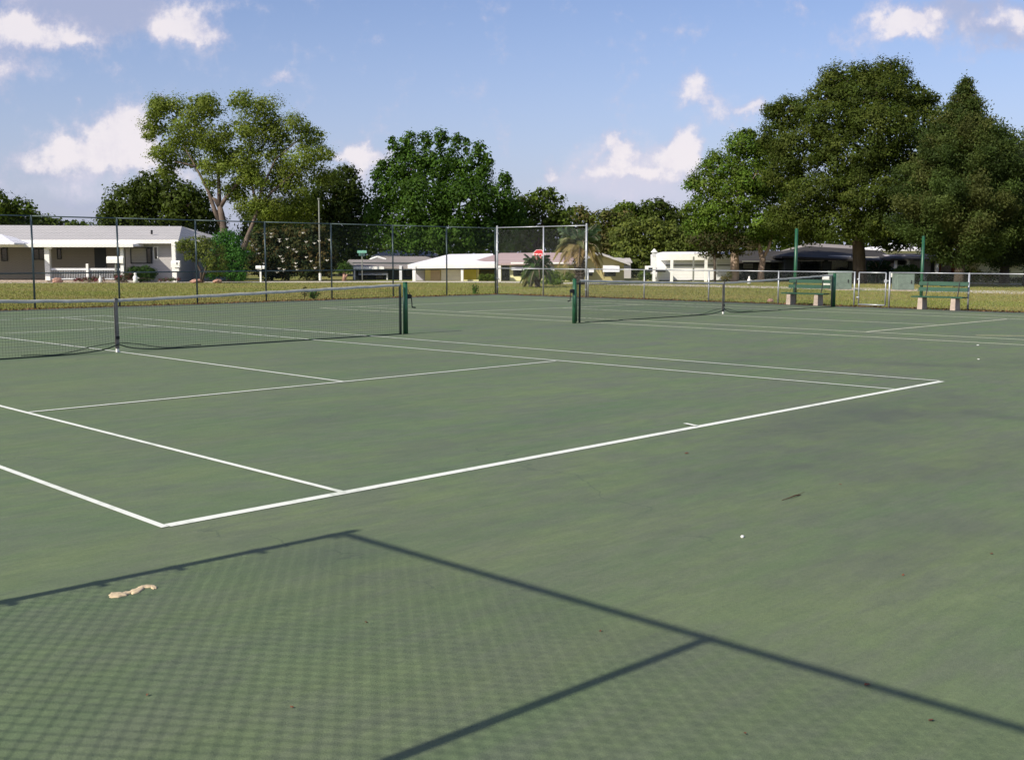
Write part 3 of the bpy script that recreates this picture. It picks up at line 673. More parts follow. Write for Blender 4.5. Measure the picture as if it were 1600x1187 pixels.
# things by its front bed
def ornament(label, px, d, h, name='garden_ornament', m='white'):
    b = GD(px, d); mb = MB()
    mb.tube([b, b + [0, 0, h * .25], b + [0, 0, h * .5], b + [0, 0, h * .72], b + [0, 0, h * .78]], [h * .26, h * .2, h * .25, h * .13, h * .07], 10)
    mb.ball(b + [0, 0, h * .87], h * .14, 10, 8); mb.tube([b + [0, 0, h * .5] + RH * h * .1, b + [0, 0, h * .42] + RH * h * .38], h * .07, 6)
    return tag(mb.build(name, m, smooth=True, org=b), label, 'ornament', 'garden ornaments')
ornament('small white garden figure beside the porch railing', 156, 69, .42); ornament('taller white garden figure left of the clipped hedge', 211, 69, .62); ornament('white garden figure in front of the dark house, left of the forked trunk', 1171, 68, .45)
def rock(label, px, d, w_, h_, m='rock'):
    b = GD(px, d); mb = MB(); mb.ball(b + [0, 0, h_ * .35], w_ / 2, 12, 8, (1, .7, h_ / w_ * 1.3), .16)
    return tag(mb.build('garden_rock', m, smooth=False, org=b), label, 'rock', 'garden rocks')
rock('pinkish rock under the porch column of the grey bungalow', 89, 69, .65, .3); rock('long flat pinkish rock in front of the bare branching shrub', 308, 69, .95, .22); rock('flat pinkish rock right of the bare branching shrub', 340, 69, .6, .22)
b = G(1205, 471.5); rock('small orange pink stone at the court edge left of the left bench', 1205, ((b - CAM) @ FH), .30, .12)
# H2 low grey house
t = thing('grey_house', 'low slate grey house with a taupe roof left of the yellow house', 'house', GD(600, 80))
wall(t, 'wall', 'sid_dark', 551, 690, 410, 80, 7)
roof(t, 'roof', 'roof_taupe', (538, 415, 78.6), (650, 417, 78.6), (545, 405.5, 83), (615, 405.5, 83), 9)
roof(t, 'wing_roof', 'roof_taupe', (598, 418, 79.4), (700, 413, 79.4), (612, 400.5, 84), (665, 400.5, 84), 9)
part(t, 'fascia', 'white', 552, 600, 416.5, 420.5, 78.3, .12)
awn(t, 560, 606, 424, 429.5, 79.9, 1.1)
part(t, 'porch_column', 'white', 553, 555, 420, 438, 78.5, .1); part(t, 'porch_column', 'white', 604, 606, 428, 438, 78.9, .1); part(t, 'porch_column', 'awning', 624, 628, 415, 438, 78.5, .15)
window(t, 563, 575, 428, 437, 80, 'iron'); window(t, 586, 600, 428, 437, 80, 'iron'); window(t, 632, 642, 421, 433, 80, 'iron')
t = thing('grey_house', 'pale roofed house showing only its roof above the low slate grey house', 'house', GD(630, 96))
wall(t, 'wall', 'sid_grey', 585, 672, 404, 96, 8)
roof(t, 'roof', 'roof_grey', (580, 400, 95), (682, 400, 95), (606, 390.8, 99), (668, 390.8, 99), 9, fascia='white')
part(t, 'roof_trim', 'white', 603, 628, 399, 400.8, 94.8, .1); part(t, 'roof_trim', 'white', 646, 658, 398.4, 400, 94.8, .1)
t = thing('grey_house', 'taupe roofed house with a white gable peak behind the low slate grey house', 'house', GD(600, 88))
wall(t, 'wall', 'sid_grey', 585, 690, 407, 88.3, 6)
roof(t, 'roof', 'roof_taupe', (578, 405.5, 87.6), (690, 409, 87.6), (592, 400.5, 92), (668, 400.5, 92), 9)
for a, b in (((578, 405.5), (590, 401.3)), ((590, 401.3), (603, 405.5))):
    mb = MB(); mb.tube([W(*a, 87.3), W(*b, 87.3)], .09, 6); mb.build('gable_trim', 'white', t)
# H3 yellow house with white roof
t = thing('yellow_house', 'yellow house with a bright white roof and carport, left of the pink roof', 'house', GD(700, 76))
wall(t, 'wall', 'stucco_yel', 664, 748, 412, 76.4, 7)
roof(t, 'roof', 'roof_white', (637, 413.5, 75.5), (776, 412.5, 75.5), (702, 397.2, 79.5), (770, 396.2, 79.5), 9, .2, fascia='white')
wall(t, 'shed_wall', 'sid_lav', 650, 663.4, 417, 77.2, 5)
part(t, 'carport_column', 'white', 644.5, 649.5, 416, 439.5, 75.4, .25); part(t, 'carport_column', 'white', 720, 724, 416, 439.5, 75.6, .2); part(t, 'carport_column', 'white', 776.5, 782.5, 415, 439.8, 75.4, .3)
part(t, 'door', 'tan', 673, 688, 422, 439.5, 76.3, .07); part(t, 'garage_door', 'cream', 689.5, 719.5, 421.5, 439.5, 76.3, .07)
part(t, 'screen_panel', 'mustard', 724.5, 744, 418, 437, 76.3, .07); part(t, 'plinth', 'stucco_pale', 724.5, 748, 437.2, 440, 76.2, .2)
part(t, 'carport_beam', 'white', 640, 776, 415.8, 417, 75.6, .2)
wall(t, 'back_wall', 'stucco_olive', 748.5, 775, 418, 78.5, 3)
# H4 yellow house with pink roof
t = thing('yellow_house', 'yellow house with a pinkish brown roof and a khaki gable end behind the palm', 'house', GD(860, 76))
wall(t, 'wall', 'stucco_pale', 780, 889, 412, 76.5, 6)
roof(t, 'roof', 'roof_pink', (727, 411.5, 75.9), (893, 411, 75.7), (782, 395.3, 79.5), (901, 394.7, 79.2), 9, .12)
part(t, 'fascia', 'white', 798, 888, 409.8, 412.2, 75.5, .14)
mb = MB(); gp = [(889, 440.5, 76.6), (975, 440.5, 76.6), (975, 410, 76.6), (938, 396.5, 76.6), (889, 411.5, 76.6)]
f_ = [W(*q) for q in gp]; bk = [v + FH * 7 for v in f_]; mb.add(f_ + bk, [(0, 1, 2, 3, 4), (9, 8, 7, 6, 5)] + [(i, i + 5, (i + 1) % 5 + 5, (i + 1) % 5) for i in range(5)]); mb.build('gable_wall', 'stucco_olive', t)
mb = MB()
for a, b in (((886, 412.5), (938, 394.5)), ((938, 394.5), (985, 411.5))):
    A, B = W(*a, 75.9), W(*b, 75.9); q = FH * 8; th = np.array([0, 0, .14]); mb.box8([A - th, B - th, B - th + q, A - th + q], [A, B, B + q, A + q])
mb.build('gable_roof', 'roof_grey', t)
awn(t, 942, 968, 415.5, 425, 76.5, .9); window(t, 944, 962, 417, 431.5, 76.6, 'iron'); awn(t, 906, 928, 420, 425.5, 76.5, .7); window(t, 908, 926, 420.5, 431, 76.6, 'iron')
awn(t, 799, 826, 416, 422, 76.4, .9); awn(t, 843, 866, 415.5, 425, 76.4, .9); window(t, 784, 796, 415, 438, 76.5, 'iron'); window(t, 802, 824, 419, 431, 76.5, 'iron'); window(t, 845, 864, 418, 430, 76.5, 'iron')
t = thing('white_shed', 'small building with a pale flat roof right behind the khaki gable', 'shed', GD(975, 86))
wall(t, 'wall', 'sid_grey', 950, 986, 405, 86, 4); roof(t, 'roof', 'roof_grey', (948, 409, 85.6), (988, 409, 85.6), (955, 402.5, 88), (984, 402.5, 88), 5, .1)
# H5 white mobile home
t = thing('mobile_home', 'long white house with a white carport partly hidden by the light green tree', 'house', GD(1080, 75))
wall(t, 'wall', 'sid_white', 1028, 1143, 400, 76.2, 4)
part(t, 'lower_extension', 'sid_white', 1011, 1040, 415.5, 421, 75, 1.2)
part(t, 'skirting', 'door_dark', 1030, 1142, 437.5, 441, 76.05, .1)
r_ = roof(t, 'roof', 'roof_white', (1031, 397.5, 75.7), (1146, 397, 75.7), (1036, 393.6, 78), (1146, 393, 78), 5, .3, fascia='white')
for px in (1047.5, 1082.5, 1101, 1117): part(t, 'carport_column', 'white' if px in (1047.5, 1101) else 'pole', px, px + (4 if px in (1047.5, 1101) else 2), 401, 440.5, 74.5, .2)
part(t, 'trim_strip', 'pole', 1040, 1142, 413.3, 415.2, 76.12, .09)
window(t, 1012, 1025, 417, 423, 75, 'white'); part(t, 'planter_box', 'iron', 1012, 1040, 421.5, 425, 74.6, .5)
# H6 dark house in the shade
t = thing('shaded_house', 'dark low house in deep shade behind the big oak trunk', 'house', GD(1280, 80))
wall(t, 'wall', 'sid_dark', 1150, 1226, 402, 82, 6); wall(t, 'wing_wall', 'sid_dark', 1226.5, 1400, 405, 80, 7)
roof(t, 'roof', 'roof_shade_dark', (1150, 408, 80.5), (1240, 408, 80.5), (1165, 392, 85), (1232, 392, 85), 9, .15)  # roof and wing roof carry the shade in their colour
roof(t, 'wing_roof', 'roof_shade_dark', (1222, 400, 78.6), (1404, 408, 78.6), (1262, 384.5, 84), (1376, 391.5, 84), 8, .15)
roof(t, 'rear_roof', 'roof_taupe', (1255, 392, 87), (1345, 394, 87), (1264, 379.5, 90), (1336, 384, 90), 8, .15)  # paler roof piece added to stand for the sunlit band along the ridge
awn(t, 1246, 1288, 400, 408, 79.9, 1.2, 'sid_beige'); awn(t, 1294, 1330, 400, 408, 79.9, 1.2, 'sid_beige'); awn(t, 1352, 1374, 402, 409, 79.9, 1., 'sid_beige')  # awnings beige in place of white, shade put into their colour
for a, b in ((1160, 1178), (1204, 1222)): window(t, a, b, 410, 421, 82, 'iron')
for a, b in ((1250, 1286), (1298, 1326), (1354, 1370)): window(t, a, b, 406, 424, 80, 'iron')
part(t, 'gutter', 'pole', 1160, 1240, 407.6, 409, 80.3, .12)
# H7
t = thing('lavender_house', 'grey lavender house with white and red door frames between oak and conifer', 'house', GD(1460, 78))
wall(t, 'wall', 'sid_lav', 1397, 1513, 398, 79, 6)
roof(t, 'roof', 'roof_shade_dark', (1392, 403.5, 77.5), (1520, 405, 77.5), (1405, 396, 81), (1512, 397, 81), 7, .15)
part(t, 'porch_column', 'white', 1398, 1401.5, 405, 426, 77.8, .2); part(t, 'porch_column', 'white', 1418, 1421, 405, 414, 77.8, .2); part(t, 'porch_column', 'white', 1462, 1466.5, 406, 426, 77.8, .2)
window(t, 1402, 1415, 405.5, 414, 79, 'iron'); part(t, 'door', 'door_dark', 1454, 1462, 407, 438, 78.9, .08); part(t, 'brick_pier', 'brick', 1466.6, 1469, 407, 438, 78.6, .3); part(t, 'brick_pier', 'brick', 1488, 1491, 408, 438, 78.6, .3)
part(t, 'carport_panel', 'white', 1443, 1454, 430, 438, 78.2, .2)
# H8
t = thing('yellow_house', 'pale cream yellow house at the right edge behind the conifer', 'house', GD(1610, 74))
wall(t, 'wall', 'stucco_pale', 1559, 1720, 402, 74, 6); roof(t, 'roof', 'roof_grey', (1552, 403, 72.8), (1740, 404, 72.8), (1580, 392, 77.5), (1720, 392, 77.5), 9)
window(t, 1570, 1581, 408.5, 418, 74, 'iron', 'glass'); awn(t, 1585, 1597, 413, 417, 73.9, .6, 'stucco_olive')
# far neighbour roofs behind the left trees
t = thing('far_house', 'far white roof glimpsed between the oak and the conifer', 'house', GD(1420, 96)); wall(t, 'wall', 'sid_white', 1385, 1440, 386, 96, 6); roof(t, 'roof', 'roof_white', (1382, 389, 95), (1444, 389, 95), (1392, 380, 99), (1432, 380, 99), 8)

# ------------------------------------------------------------------ vegetation
def leaves(name, centers, sizes, normals, tints, m, parent, aspect=.62, curl=.25, org=None, label=None):
    n = len(centers); C_ = np.asarray(centers); Nn = np.asarray(normals)
    Nn = Nn / (np.linalg.norm(Nn, axis=1, keepdims=True) + 1e-9)
    a = rng.normal(size=(n, 3)); T = np.cross(Nn, a); T /= (np.linalg.norm(T, axis=1, keepdims=True) + 1e-9); B = np.cross(Nn, T)
    s = np.asarray(sizes)[:, None]
    v = np.empty((n, 4, 3)); v[:, 0] = C_ - T * s * .5; v[:, 1] = C_ + B * s * aspect * .5 + Nn * s * curl * .4; v[:, 2] = C_ + T * s * .5; v[:, 3] = C_ - B * s * aspect * .5 + Nn * s * curl * .4
    root = parent; 
    while root is not None and root.parent: root = root.parent
    off = np.array(root.location) if root is not None else np.array(org)
    v = (v - off).reshape(-1, 3)
    me = bpy.data.meshes.new(name); me.vertices.add(n * 4); me.vertices.foreach_set('co', v.astype(np.float32).ravel())
    me.loops.add(n * 4); me.loops.foreach_set('vertex_index', np.arange(n * 4, dtype=np.int32))
    me.polygons.add(n); me.polygons.foreach_set('loop_start', np.arange(0, n * 4, 4, dtype=np.int32)); me.polygons.foreach_set('loop_total', np.full(n, 4, dtype=np.int32))
    at = me.attributes.new('tint', 'FLOAT_COLOR', 'FACE'); tc_ = np.ones((n, 4), dtype=np.float32); tc_[:, :3] = tints; at.data.foreach_set('color', tc_.ravel())
    me.update(calc_edges=True); me.validate()
    me.materials.append(M[m]); ob = bpy.data.objects.new(name, me); COL.objects.link(ob)
    if parent is not None: ob.parent = parent
    else: ob.location = tuple(off)
    return ob

def limb(p0, p1, r0, r1, k=5, bend=.08):
    p0 = np.array(p0, float); p1 = np.array(p1, float); L = np.linalg.norm(p1 - p0); pts = []; o = rng.normal(size=3) * L * bend
    for i in range(k + 1):
        s = i / k; pts.append(p0 + (p1 - p0) * s + o * math.sin(math.pi * s) + rng.normal(size=3) * L * .015 * (0 < i < k))
    return pts, list(np.linspace(r0, r1, k + 1))

def tree(name, label, cat, base, blobs, d, pal, leaf=.22, dens=1., clump=.3, trunk_r=.25, bark='bark', fork=.35, group=None, limbs=None, flat=.75, up_=.3, inner=1., shell=.55, nclump=None, spray=0., depthk=.85, droop=0., limb_show=1.):
    """base=(px) ; blobs=[(px,row,rpx,rrow,ddepth)]"""
    b = GD(base, d); t = thing(name, label, cat, b, group)
    cs = []; 
    for (px, row, rx, ry, dd) in blobs:
        D = d + dd; c = W(px, row, D); k = D / 1747; cs.append((c, rx * k, ry * k, min(rx, ry * 1.6) * k * depthk))
    P, SZ, NN, TT = [], [], [], []
    pal = np.array(pal); tips = []
    for (c, rx, ry, rd) in cs:
        vol = (rx * ry + rx * rd + ry * rd) / 3; cr = clump * (vol ** .5) ** .55
        n = max(5, int(5.2 * dens * vol / (cr * cr * 1.0)))
        for i in range(n):
            u_ = rng.normal(size=3); u_ /= np.linalg.norm(u_)
            q = rng.uniform(shell, 1.0) ** .7
            loc = c + RH * u_[0] * rx * q + FH * u_[1] * rd * q + np.array([0, 0, u_[2] * ry * q])
            r_ = cr * rng.uniform(.6, 1.35); 
            m_ = int(12.5 * dens * (r_ / leaf) ** 2 * .62)
            w_ = rng.normal(size=(m_, 3)); w_ /= np.linalg.norm(w_, axis=1, keepdims=True)
            rr = r_ * np.where(rng.uniform(size=(m_, 1)) < .16, rng.uniform(1., 1.75, size=(m_, 1)), rng.uniform(.35, 1.12, size=(m_, 1)) ** .8)
            pos = w_ * rr; pos[:, 2] *= flat
            if droop: pos[:, 2] -= droop * np.linalg.norm(pos[:, :2], axis=1)
            P.append(loc + pos); SZ.append(leaf * rng.uniform(.6, 1.35, m_))
            out = np.array([u_[0] * RH[0] + u_[1] * FH[0], u_[0] * RH[1] + u_[1] * FH[1], u_[2]])
            NN.append(w_ * .8 + out * .5 + np.array([0, 0, up_]) + rng.normal(size=(m_, 3)) * .34)
            base_c = pal[rng.integers(len(pal))] * rng.uniform(.70, 1.25)
            TT.append(base_c * rng.uniform(.86, 1.14, size=(m_, 1)))
            if rng.uniform() < .25: tips.append((loc, c))
        # inner foliage closes the crown
        m_ = int(inner * 17 * vol / (leaf * 1.8) ** 2)
        w_ = rng.normal(size=(m_, 3)); w_ /= np.linalg.norm(w_, axis=1, keepdims=True); q = rng.uniform(.15, .78, size=(m_, 1)) ** .6
        P.append(c + (w_[:, :1] * RH * rx + w_[:, 1:2] * FH * rd) * q + np.array([0, 0, 1.]) * w_[:, 2:] * ry * q); SZ.append(leaf * 1.9 * rng.uniform(.7, 1.3, m_))
        NN.append(w_ + rng.normal(size=(m_, 3)) * .6); TT.append(pal[rng.integers(len(pal), size=m_)] * rng.uniform(.7, 1.1, size=(m_, 1)))
    P, SZ, NN, TT = np.concatenate(P), np.concatenate(SZ), np.concatenate(NN), np.concatenate(TT)
    k = P[:, 2] > .04; leaves('crown', P[k], SZ[k], NN[k], TT[k], 'leaf', t)
    mb = MB(); mid = np.mean([c for c, *_ in cs], axis=0)
    for loc, c in tips[:int(90 * limb_show)]:
        pts, rs = limb(c + (loc - c) * .1, loc, trunk_r * .14, .012, 3, .1); mb.tube(pts, rs, 4)
    if limbs:
        for pts, rs in limbs:
            if pts[0][1] > 438 and abs(pts[0][0] - limbs[0][0][0][0]) > 25: mb.build('trunk', bark, t, smooth=True); mb = MB()
            pw = [W(q[0], q[1], d + (q[2] if len(q) > 2 else 0)) for q in pts]; mb.tube(pw, rs, 8)
    else:
        top = b + (mid - b) * fork; pts, rs = limb(b + [0, 0, -.1], top, trunk_r * 1.15, trunk_r * .8, 4, .03); rs[0] = trunk_r * 1.5; mb.tube(pts, rs, 9)
        for (c, rx, ry, rd) in cs[:14]:
            pts, rs = limb(top, top + (c - top) * .72, trunk_r * .5, trunk_r * .08, 5, .10); mb.tube(pts, rs, 6)
    mb.build('trunk', bark, t, smooth=True)
    return t

DG = [(.056, .084, .014), (.070, .100, .017), (.048, .070, .013)]        # dark oak green
MG = [(.090, .138, .018), (.108, .154, .022), (.070, .110, .016)]        # mid green
OL = [(.125, .162, .030), (.150, .178, .036), (.100, .132, .028)]        # olive
YG = [(.110, .185, .022), (.135, .200, .028), (.082, .150, .020)]        # bright green
BR = [(.125, .120, .038), (.155, .130, .048), (.095, .108, .030)]        # brownish scrub
CD = [(.062, .096, .022), (.082, .112, .028), (.050, .078, .020), (.092, .106, .030)]        # cedar

# far-off line of trees behind the houses
far = [(-30, 318, 62, 34, 'rounded dark tree above the left end of the grey bungalow roof'), (42, 338, 40, 22, 'low dark tree trailing right from the rounded one over the bungalow'), (110, 352, 34, 12, 'smallest low shrubby tree peeping over the bungalow ridge')]
tree('broadleaf_tree', far[0][4], 'tree', -20, [(-30, 325, 55, 32, 0), (25, 335, 34, 26, 1), (-10, 360, 70, 30, 2)], 98, DG + MG, leaf=.30)
tree('broadleaf_tree', far[1][4], 'tree', 62, [(62, 350, 30, 14, 0), (95, 352, 22, 10, 0), (120, 355, 28, 9, 1)], 104, DG + MG, leaf=.30)
tree('broadleaf_tree', 'broad dark tree behind the grey bungalow, below the tall open crown', 'tree', 235, [(205, 318, 44, 30, 0), (250, 300, 52, 34, 1), (290, 322, 44, 36, 0), (180, 335, 26, 18, 0), (235, 350, 90, 30, 1), (320, 350, 34, 26, 2)], 96, DG, leaf=.28)
wood = []
def woods(px0, px1, r0, r1, d, n, pal, lf=.42):
    P = []; T = []; pal = np.array(pal)
    for i in range(n):
        px = rng.uniform(px0, px1); f = rng.uniform(0, 1); top = r0 + 9 * math.sin(px * .045) + 5 * math.sin(px * .13 + 1); p_ = W(px, top + (r1 - top) * f, d + rng.uniform(-5, 5))
        P.append(p_); T.append(pal[int(px * .07 + 3 * math.sin(p_[2])) % len(pal)] * rng.uniform(.7, 1.2))
    wood.append((np.array(P), np.array(T)))
woods(1040, 1640, 352, 438, 118, 15000, DG); woods(380, 1060, 362, 434, 122, 15000, DG + MG)
o = leaves('woodland', np.concatenate([a for a, b in wood]), rng.uniform(.35, .7, 30000), rng.normal(size=(30000, 3)), np.concatenate([b for a, b in wood]), 'leaf', None, org=tuple(GD(800, 120))); tag(o, kind='stuff')
# tall open tree (three lobed), pale forked trunks
tree('camphor_tree', 'tallest feathery three lobed tree on the left with pale forked trunks', 'tree', 352,
     [(262, 170, 36, 22, 0), (315, 172, 38, 26, 0), (300, 198, 42, 22, -1), (245, 200, 26, 16, 1), (256, 240, 28, 18, 0), (330, 222, 32, 22, -1), (318, 158, 26, 14, 0), (250, 165, 20, 12, 0), (258, 268, 18, 12, 1),
      (375, 158, 26, 18, 0), (405, 172, 34, 24, 0), (395, 205, 44, 26, 0), (425, 195, 22, 22, 1), (385, 245, 44, 28, 0), (405, 285, 44, 22, 1), (350, 262, 22, 14, -1), (330, 285, 16, 12, 0),
      (465, 195, 26, 18, 0), (485, 215, 32, 22, 1), (475, 250, 38, 24, 0), (455, 290, 40, 30, 1), (505, 240, 20, 16, 0), (505, 275, 26, 18, 1), (440, 330, 40, 22, 1), (385, 322, 24, 14, 0), (480, 320, 30, 24, 2), (242, 182, 22, 11, 0), (232, 212, 18, 9, 0),
      (285, 222, 42, 24, 1), (350, 246, 32, 26, 1), (352, 208, 18, 18, 0), (432, 232, 30, 30, 1), (365, 300, 30, 22, 1), (302, 252, 26, 16, 1), (445, 265, 28, 28, 1), (415, 320, 36, 22, 0), (270, 255, 26, 12, 1), (448, 215, 16, 20, 1), (325, 262, 22, 16, -1), (390, 275, 30, 22, -1)],
     88, [(.165, .215, .032), (.185, .225, .040), (.140, .19, .030)], leaf=.14, dens=.72, clump=.50, trunk_r=.34, bark='bark_mid', inner=.5, shell=.1, flat=.7, group=None, limb_show=1.,
     limbs=[([(356, 440), (354, 400), (350, 362), (346, 335), (343, 322)], [.44, .38, .30, .25, .2]), ([(345, 350), (336, 330), (326, 300), (316, 280), (300, 250), (285, 225)], [.22, .17, .13, .10, .06, .02]),
            ([(343, 322), (342, 290), (341, 262), (340, 230), (335, 195)], [.18, .14, .10, .07, .02]), ([(345, 322), (356, 305), (372, 285), (384, 262), (395, 215)], [.18, .14, .11, .09, .05]),
            ([(309, 262), (290, 256), (270, 252)], [.1, .07, .03]), ([(343, 323), (336, 312), (330, 308)], [.2, .14, .06]),
            ([(356, 441), (364, 420), (376, 400), (384, 378), (394, 352), (402, 330), (408, 300), (430, 250), (470, 215)], [.36, .32, .28, .22, .15, .12, .10, .06, .02]), ([(404, 325), (396, 300), (392, 285)], [.14, .1, .05]), ([(404, 325), (425, 300), (460, 270)], [.12, .09, .05])])
tree('broadleaf_tree', 'dark rounded tree filling the gap between the open tree and the domed dark green one', 'tree', 535, [(540, 285, 26, 26, 0), (515, 310, 46, 44, 0), (550, 325, 34, 42, 1), (480, 345, 50, 44, 0), (440, 360, 50, 40, 1), (530, 370, 60, 40, 0), (410, 350, 40, 34, 2)], 97, DG + [(.045, .070, .020)], leaf=.27, clump=.4)
# domed dark green with finger-like top
fing = [(612, 225, 7, 14), (638, 222, 14, 18), (664, 220, 12, 18), (690, 220, 12, 18), (713, 224, 9, 16), (728, 228, 7, 14), (750, 238, 11, 18), (762, 252, 10, 16), (625, 240, 14, 16), (788, 282, 12, 12), (590, 272, 12, 10), (602, 262, 14, 12)]
tree('laurel_oak', 'domed dark green tree with finger shaped tufts on top, centre left of the picture', 'tree', 690,
     [(a, b, c, e, 0) for a, b, c, e in fing] + [(640, 262, 34, 28, 0), (690, 258, 36, 30, 0), (735, 272, 34, 28, 0), (615, 300, 38, 32, 0), (665, 310, 48, 40, -2), (725, 315, 48, 40, -2), (775, 315, 36, 34, 0), (592, 345, 28, 40, 0), (640, 360, 50, 38, -1), (700, 365, 55, 36, -2), (765, 362, 50, 34, 0), (800, 340, 26, 26, 1)],
     93, [(.052, .112, .014), (.068, .132, .016), (.044, .092, .013)], leaf=.24, clump=.36, flat=.9, trunk_r=.4, inner=.8)
tree('broadleaf_tree', 'loose topped green tree right of the domed one, above the pink roof', 'tree', 835, [(830, 318, 26, 22, 0), (860, 312, 24, 16, 0), (805, 330, 24, 18, 0), (845, 345, 46, 30, 0), (800, 372, 50, 26, 1), (880, 335, 20, 18, 0), (872, 365, 40, 28, 1), (852, 299, 16, 7, 0)], 99, MG + DG, leaf=.26, dens=.8, clump=.38, inner=.7)
tree('scrub_pine', 'brownish olive scrubby tree behind the khaki gable', 'tree', 930, [(905, 345, 30, 16, 0), (940, 348, 34, 20, 0), (975, 350, 30, 20, 1), (925, 375, 50, 24, 0), (960, 385, 40, 26, 0), (905, 332, 20, 10, 0), (950, 335, 16, 8, 0)], 103, BR + OL, leaf=.26, dens=.8, clump=.36, inner=.8)
tree('broadleaf_tree', 'small pointed green tree on the skyline behind the white lamp post', 'tree', 978, [(978, 328, 22, 12, 0), (968, 338, 18, 14, 0), (990, 345, 26, 16, 0)], 108, MG, leaf=.26)
tree('broadleaf_tree', 'round dark green tree on the skyline left of the light green tree', 'tree', 1028, [(1025, 325, 27, 15, 0), (1030, 345, 34, 18, 0), (1010, 335, 18, 12, 0), (1058, 340, 20, 16, 0)], 108, DG, leaf=.26)
tree('scrub_tree', 'yellowish olive bushy tree directly behind the white lamp post', 'tree', 1010, [(985, 365, 34, 22, 0), (1020, 362, 40, 22, 0), (1050, 372, 34, 28, 0), (985, 395, 32, 30, -1), (1000, 415, 30, 22, -2), (1040, 390, 40, 22, 0), (1075, 380, 30, 26, 0)], 90, OL + [(.11, .14, .035)], leaf=.24, dens=.9, clump=.34)
tree('light_green_tree', 'light green tree left of the big oak with reddish forked trunks', 'tree', 1190,
     [(1165, 228, 34, 20, 0), (1195, 240, 30, 26, 0), (1130, 262, 40, 24, 0), (1180, 275, 42, 30, -1), (1105, 290, 32, 22, 0), (1150, 305, 46, 28, -1), (1210, 300, 36, 34, 0), (1095, 325, 30, 20, 0), (1135, 340, 46, 26, -1), (1190, 345, 46, 26, -1), (1090, 350, 26, 16, 0), (1110, 370, 38, 18, 0), (1165, 372, 46, 14, 0), (1225, 355, 34, 30, 1), (1085, 285, 14, 10, 0), (1168, 210, 14, 8, 0)],
     74, YG + MG, leaf=.16, dens=1.0, clump=.34, inner=.8, trunk_r=.2, bark='bark_pale',
     limbs=[([(1189, 441), (1189, 425), (1192, 405), (1189, 395)], [.24, .21, .2, .18]), ([(1189, 397), (1186, 382), (1179, 365), (1165, 335)], [.16, .13, .11, .06]), ([(1192, 403), (1201, 388), (1205, 370), (1215, 330)], [.12, .10, .08, .05]),
            ([(1148, 441), (1148, 400), (1145, 370), (1142, 350), (1130, 310)], [.30, .28, .24, .18, .06]), ([(1146, 385), (1152, 360), (1165, 330)], [.14, .12, .06])])
tree('broadleaf_tree', 'low spreading dark red brown foliaged tree shading the white carport', 'tree', 1118, [(1100, 375, 30, 14, 0), (1130, 382, 34, 16, 0), (1158, 385, 26, 18, 0), (1110, 395, 22, 8, 0), (1128, 398, 16, 6, 0)], 72, [(.06, .055, .022), (.05, .07, .02)], leaf=.17, dens=.7, clump=.34, inner=.3, trunk_r=.08, limbs=[([(1117, 441), (1117, 415), (1116, 395)], [.09, .08, .07])])
# big live oak
tree('live_oak', 'huge dark green oak with a thick trunk, the tallest tree on the right', 'tree', 1343,
     [(1325, 125, 52, 26, 0), (1385, 118, 42, 24, 0), (1290, 150, 34, 22, 0), (1360, 155, 60, 34, -1), (1425, 150, 34, 26, 0), (1235, 175, 34, 26, 0), (1300, 190, 56, 34, -2), (1375, 200, 62, 38, -3), (1440, 190, 40, 34, 0), (1215, 215, 30, 28, 0), (1260, 235, 54, 36, -2), (1330, 245, 62, 40, -3), (1410, 255, 62, 40, -2), (1465, 225, 26, 36, 0), (1225, 270, 34, 32, 0), (1285, 300, 58, 34, -3), (1355, 305, 60, 36, -4), (1425, 315, 54, 34, -2), (1250, 335, 44, 28, -2), (1310, 350, 50, 26, -3), (1375, 350, 48, 26, -4), (1430, 360, 40, 20, 0), (1265, 365, 34, 16, 0), (1395, 380, 34, 12, 0), (1225, 345, 30, 24, 1), (1455, 155, 12, 12, 0), (1208, 175, 20, 14, 0)],
     70, [(.056, .084, .013), (.070, .098, .015), (.048, .068, .012), (.086, .108, .019)], leaf=.135, dens=1.0, clump=.34, inner=1.0, trunk_r=.42, shell=.6,
     limbs=[([(1343, 450), (1343, 420), (1342, 395), (1340, 370), (1336, 330), (1330, 260)], [.55, .42, .40, .36, .30, .15]), ([(1341, 378), (1325, 355), (1290, 320), (1250, 270)], [.26, .22, .16, .08]), ([(1341, 372), (1365, 345), (1400, 300), (1430, 240)], [.28, .22, .16, .08]), ([(1338, 320), (1360, 260), (1380, 180)], [.2, .15, .07])])
